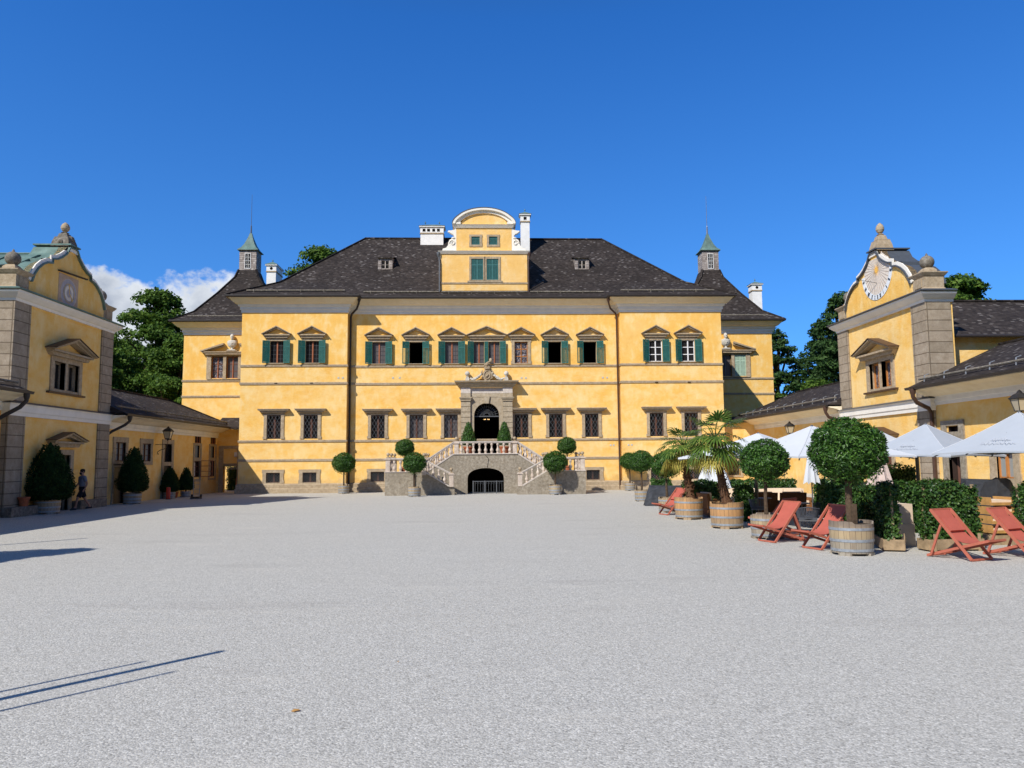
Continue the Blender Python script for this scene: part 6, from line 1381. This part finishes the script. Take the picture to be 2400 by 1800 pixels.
trellis(9.65,20.8,R(-8),.85,1.30,'leafy hedge block left of the largest bay tree trunk',4200,False,.075,'café hedges')
trellis(7.9,28.2,R(10),1.3,1.15,'dark hedge between the two palm trunks',4200,False,.08,'café hedges')
trellis(8.35,24.9,R(80),.9,1.05,'low hedge behind the right palm barrel',2600,False,.08,'café hedges')
trellis(10.4,30.2,R(0),3.6,1.12,'long low hedge behind the cream sofas',7000,False,.09,'café hedges')
trellis(13.2,28.5,R(0),1.8,1.15,'hedge behind the folded white parasol',3600,False,.09,'café hedges')
trellis(9.2,40.5,R(0),1.0,.95,'small hedge behind the middle bay trees before the palace',2200,False,.09,'café hedges')
trellis(11.9,20.6,R(10),1.9,1.32,'dark hedge in the shade of the pale parasol',4200,False,.08,'café hedges')
trellis(12.9,24.0,R(12),1.5,1.72,'thin airy hedge in front of the gatehouse wall',1500,False,.09,'café hedges')
trellis(9.4,18.6,R(30),1.6,1.25,'deep shaded hedge behind the largest barrel',4600,False,.08,'café hedges')
trellis(-17.9,57.2,0,2.4,1.75,'dark hedge added as backdrop behind the open stone gateway',2600,False,.09,'café hedges')  # hedge added as a dark backdrop for the gateway opening
solo('market_crate',MB().box(-.25,.25,-.2,.2,0,.9).box(-.18,.18,-.21,.19,.902,1.15),'terracotta','orange stacked crates glimpsed through the open stone gateway','crate',(-17.9,56.3,.0),R(15))
# stacked teak chairs
def teak(x,y,z,rz,label):
    T=thing('teak_chair',label,'chair',(x,y,z),rz,'stacked teak chairs'); m=MB(); m.box(-.30,.30,-.3,.3,.02,.06); m.box(-.30,.30,-.34,-.30,.02,.085); m.box(-.30,-.25,-.3,.3,.06,.20); m.box(.25,.30,-.3,.3,.06,.20); part('frame',m,'teak',T); part('cushion',MB().box(-.245,.245,-.29,.28,.065,.135),'cushion_cream',T)
for i,l in enumerate(('bottom','second','third','top')): teak(11.75,17.6,.25+.21*i,R(4),l+' teak chair with cream cushion in the stack between the pillow deck chairs')
part_=solo('stone_block',MB().box(-.42,.42,-.3,.3,0,.24),'planter_wood','low timber platform under the stacked teak chairs','platform',(11.75,17.6,0),R(4))
solo('cushion_pile',MB().box(-.22,.22,-.25,.25,0,.5).box(-.2,.21,-.22,.24,.502,.95),'cushion_cream','pale cushion pile standing between two ivy planters','cushions',(9.45,17.5,0),R(10))
def tarp(x,y,w,d,h,rz,label,mat='tarp'):
    m=MB(); n=10; V=[];F=[]
    for j in range(6):
        t=j/5
        for i in range(n*2):
            a=2*PI*i/(n*2); sx=math.copysign(abs(math.cos(a))**.5,math.cos(a)); sy_=math.copysign(abs(math.sin(a))**.5,math.sin(a)); k=1.0-.22*t+.04*math.sin(i*2.3+j); V.append((w/2*sx*k,d/2*sy_*k,h*t**.8+(.05*math.sin(i*1.7) if 0<j<5 else 0)+(.10*math.sin(i*.9) if j==5 else 0)))
    for j in range(5):
        for i in range(n*2): F.append((j*n*2+i,j*n*2+(i+1)%(n*2),(j+1)*n*2+(i+1)%(n*2),(j+1)*n*2+i))
    F.append(tuple(5*n*2+i for i in range(n*2))); m.add(V,F); solo('covered_furniture',m,mat,label,'covered furniture',(x,y,.0),rz,'furniture under dark covers')
tarp(8.0,33.5,2.3,.9,.80,R(-8),'dark tarpaulin covered bundle behind the third bay tree barrel')
tarp(12.7,19.2,1.5,.8,1.38,R(10),'black covered body added to fill the dark area between the two ivy planters at right'); tarp(10.0,19.9,1.2,.8,.95,R(0),'black covered furniture behind the largest bay tree trunk'); tarp(12.3,25.4,1.3,.8,1.1,R(10),'round dark cover right of the second bay tree')  # first cover is added to fill the black area above the chair stack
# ================================================================ left side: hand truck, post, pots, person
T=thing('hand_truck','grey steel hand truck parked on the gravel before the left wing','hand truck',(-16.5,44.3,0),R(12))
m=MB()
for s in (-1,1): m.tube([(s*.16,0,.12),(s*.17,.03,.9),(s*.17,-.02,1.12),(s*.17,-.12,1.2)],.018,6)
for z in (.3,.55,.8,1.0): m.bar((-.16,.01,z),(.16,.01,z),.03,.02)
part('frame',m,'steel_tube',T); part('toe_plate',MB().box(-.28,.26,-.5,-.02,.03,.05).box(-.24,.2,-.46,-.1,.052,.14,1),['iron_grey','bark'],T)
for s in (-1,1): m=MB(); m.tube([(s*.20,.06,.13),(s*.28,.06,.13)],.13,16); part('wheel',m,'rubber',T)
T=thing('bollard','red painted post beside a small cone bay tree on the left wing','post',(-17.95,44.0,0)); part('post',MB().lathe([(.11,0),(.11,.62),(.10,.66),(.02,.68)],n=14),'red_paint',T,smooth=True); part('base',MB().lathe([(.14,0),(.14,.03),(.11,.03)],n=14),'metal_dark',T)
solo('terracotta_pot',MB().lathe([(.14,0),(.20,.28),(.22,.30),(.22,.34),(.18,.34)],n=16),'terracotta','orange pot between the two small cone bay trees','pot',(-18.4,46.0,0),0,None,True)
solo('terracotta_pot',MB().lathe([(.14,0),(.21,.30),(.23,.32),(.23,.36),(.18,.36)],n=16),'terracotta','orange pot on the stone bench by the largest cone bay tree','pot',(-18.25,31.0,.38),0,None,True)
# person mid-stride
def skin_mesh(name,verts,edges,radii,mat,levels=2,root=0):
    me=bpy.data.meshes.new(name); me.from_pydata(verts,edges,[]); o=bpy.data.objects.new(name,me); COL.objects.link(o)
    md=o.modifiers.new('skin','SKIN'); me.skin_vertices.new() if not me.skin_vertices else None
    for i,r in enumerate(radii):
        sv=me.skin_vertices[0].data[i]; sv.radius=(r if isinstance(r,tuple) else (r,r)); sv.use_root=(i==root)
    sb=o.modifiers.new('sub','SUBSURF'); sb.levels=levels; sb.render_levels=levels
    dg=bpy.context.evaluated_depsgraph_get(); ev=o.evaluated_get(dg); nm=bpy.data.meshes.new_from_object(ev); nm.name=name
    bpy.data.objects.remove(o); nm.materials.clear(); nm.materials.append(MAT[mat]); nm.polygons.foreach_set('use_smooth',[True]*len(nm.polygons)); return nm
def person():
    # local: facing -y, x right-left; standing height 1.78
    T=thing('person','bearded man in a grey-blue T-shirt and black shorts walking past the left gatehouse','person',(-18.0,34.85,0),R(-38))
    V=[];E=[];Rr=[]
    def a(p,r,par=None): V.append(p); Rr.append(r); 
    def add(p,r,par):
        V.append(p); Rr.append(r); i=len(V)-1
        if par is not None: E.append((par,i))
        return i
    pel=add((0,0,.96),(.15,.11),None); wa=add((0,-.01,1.12),(.14,.105),pel); ch=add((0,-.01,1.32),(.165,.115),wa); sh=add((0,.0,1.45),(.10,.08),ch); nk=add((0,-.015,1.53),.055,sh); hd0=add((0,-.03,1.60),(.070,.080),nk); hd1=add((0,-.035,1.70),(.078,.092),hd0); hd2=add((0,-.03,1.755),(.05,.06),hd1)
    for s,fwd in ((1,.18),(-1,-.16)):
        hp=add((s*.09,0,.92),.095,pel); kn=add((s*.10,-fwd*1.15-.02,.50),.058,hp); an=add((s*.10,-fwd*1.7+(.0 if fwd>0 else .14),.09 if fwd>0 else .13),.038,kn); he=add((s*.10,-fwd*1.7+(.03 if fwd>0 else .17),.045),.036,an); to=add((s*.11,-fwd*1.7-(.14 if fwd>0 else .0),.04),.032,an)
        sw=-fwd*.9
        so=add((s*.19,0,1.42),.06,sh); el=add((s*.25,-sw*.45+.02,1.15),.042,so); wr=add((s*.22,-sw*.9-.12,.95),.027,el); pm=add((s*.215,-sw*.95-.17,.89),(.02,.034),wr)
        for k,(dx,l) in enumerate(((-.028,.075),(-.010,.085),(.010,.080),(.027,.062))): f1=add((s*.215,-sw*.95-.19+dx,.855),.010,pm); add((s*.205,-sw*.95-.20+dx,.855-l),.008,f1)
        add((s*.19,-sw*.95-.20,.87),.010,pm)
    me=skin_mesh('body',V,E,Rr,'skin'); ob('body',me,T)
    # shirt
    V=[];E=[];Rr=[]
    b0=add((0,0,.95),(.178,.140),None); b1=add((0,-.01,1.12),(.176,.140),b0); b2=add((0,-.01,1.32),(.195,.140),b1); b3=add((0,0,1.44),(.115,.09),b2); b4=add((0,-.01,1.50),(.07,.065),b3)
    for s,sw in ((1,-.16),(-1,.14)): p=add((s*.18,0,1.42),.085,b3); add((s*.235,-sw*.22+.01,1.22),.074,p)
    ob('t_shirt',skin_mesh('t_shirt',V,E,Rr,'shirt'),T)
    m=MB(); m.lathe([(.11,.84),(.165,.87),(.172,.95),(.165,1.02)],(0,0,0),18,0,0,1,.78)
    for s,fwd in ((1,.18),(-1,-.16)): m.tube([(s*.085,0,.93),(s*.092,-fwd*.35,.80),(s*.100,-fwd*.98-.01,.56)],[.105,.108,.100],14)
    part('shorts',m,'shorts',T,smooth=True)
    m=MB(); m.lathe([(.05,1.60),(.087,1.66),(.096,1.72),(.088,1.77),(.05,1.80),(.01,1.805)],(0,-.012,0),16,0,0,.92,1.08); part('hair',m,'hair',T,smooth=True)
    m=MB(); m.ball((0,-.085,1.595),.058,12,0,1.0); part('beard',m,'hair',T,smooth=True)
    m=MB(); m.prism([(-.010,1.66),(.010,1.66),(.016,1.625),(-.016,1.625)],-.15,-.11); part('nose',m,'skin',T)
    for s in (-1,1): m=MB(); m.ball((s*.030,-.112,1.675),.011,8); part('eye',m,'iron_black',T); m=MB(); m.ball((s*.078,-.02,1.665),.022,8,0,1.4); part('ear',m,'skin',T)
    for s,y,z in ((1,-.36,.0),(-1,.40,.03)): m=MB(); m.tube([(s*.105,y+.09,z+.05),(s*.105,y-.02,z+.055),(s*.11,y-.12,z+.04),(s*.11,y-.17,z+.03)],[.045,.048,.045,.025],8); part('shoe',m,'shoe',T,smooth=True)
person()
# posts and a potted tree standing left of the camera: their shadows cross the gravel
def post(x,y,h,r,label): 
    T=thing('flag_post',label,'post',(x,y,0),0,'slim posts left of the viewpoint'); part('pole',MB().tube([(0,0,0),(0,0,h)],[r,r*.8],10),'bark_pale',T,smooth=True); part('base',MB().lathe([(r*2.5,0),(r*2.5,.06),(r*1.2,.09)],n=12),'stone_wall',T)
def back(tx,ty,h): L=h/math.tan(EL); return tx-math.sin(AZ)*L,ty-math.cos(AZ)*L
x,y=back(-2.84,8.49,4.2); post(x,y,4.2,.055,'thicker tall post in the middle of three'); x,y=back(-3.48,8.12,3.9); post(x,y,3.9,.026,'thin post farthest from the viewpoint of three'); x,y=back(-3.03,7.71,3.9); post(x,y,3.9,.026,'thin post nearest the viewpoint of three')
x,y=back(-10.9,21.4,6.2); post(x,y,6.2,.07,'single tall post before the near left wing')
x,y=back(-11.0,16.9,4.6); T=thing('beech_tree','small round tree standing left of the frame','tree',(x,y,0)); ob('crown',TM[0],T,(0,0,2.75),0,(.24,.24,.24)); ob('trunk',TL[0],T,(0,0,2.75),0,(.24,.24,.24)); part('stem',MB().tube([(0,0,0),(0,0,3.6)],.08,8),'bark',T)
# fallen leaves on the gravel
for i,(x,y,s,a) in enumerate([(-1.55,6.44,.04,.3),(-.9,7.9,.016,2.2)]):
    m=MB(); m.add([(-s,0,.004),(-s*.3,s*.5,.016),(s*.5,s*.4,.012),(s,0,.006),(s*.4,-s*.5,.014),(-s*.4,-s*.4,.005)],[(0,1,2,3,4,5)]); solo('fallen_leaf',m,'teak','small dry orange leaf lying on the gravel, '+('the largest' if i==0 else 'tiny and farther back'),'leaf',(x,y,.006),a,'fallen leaves')
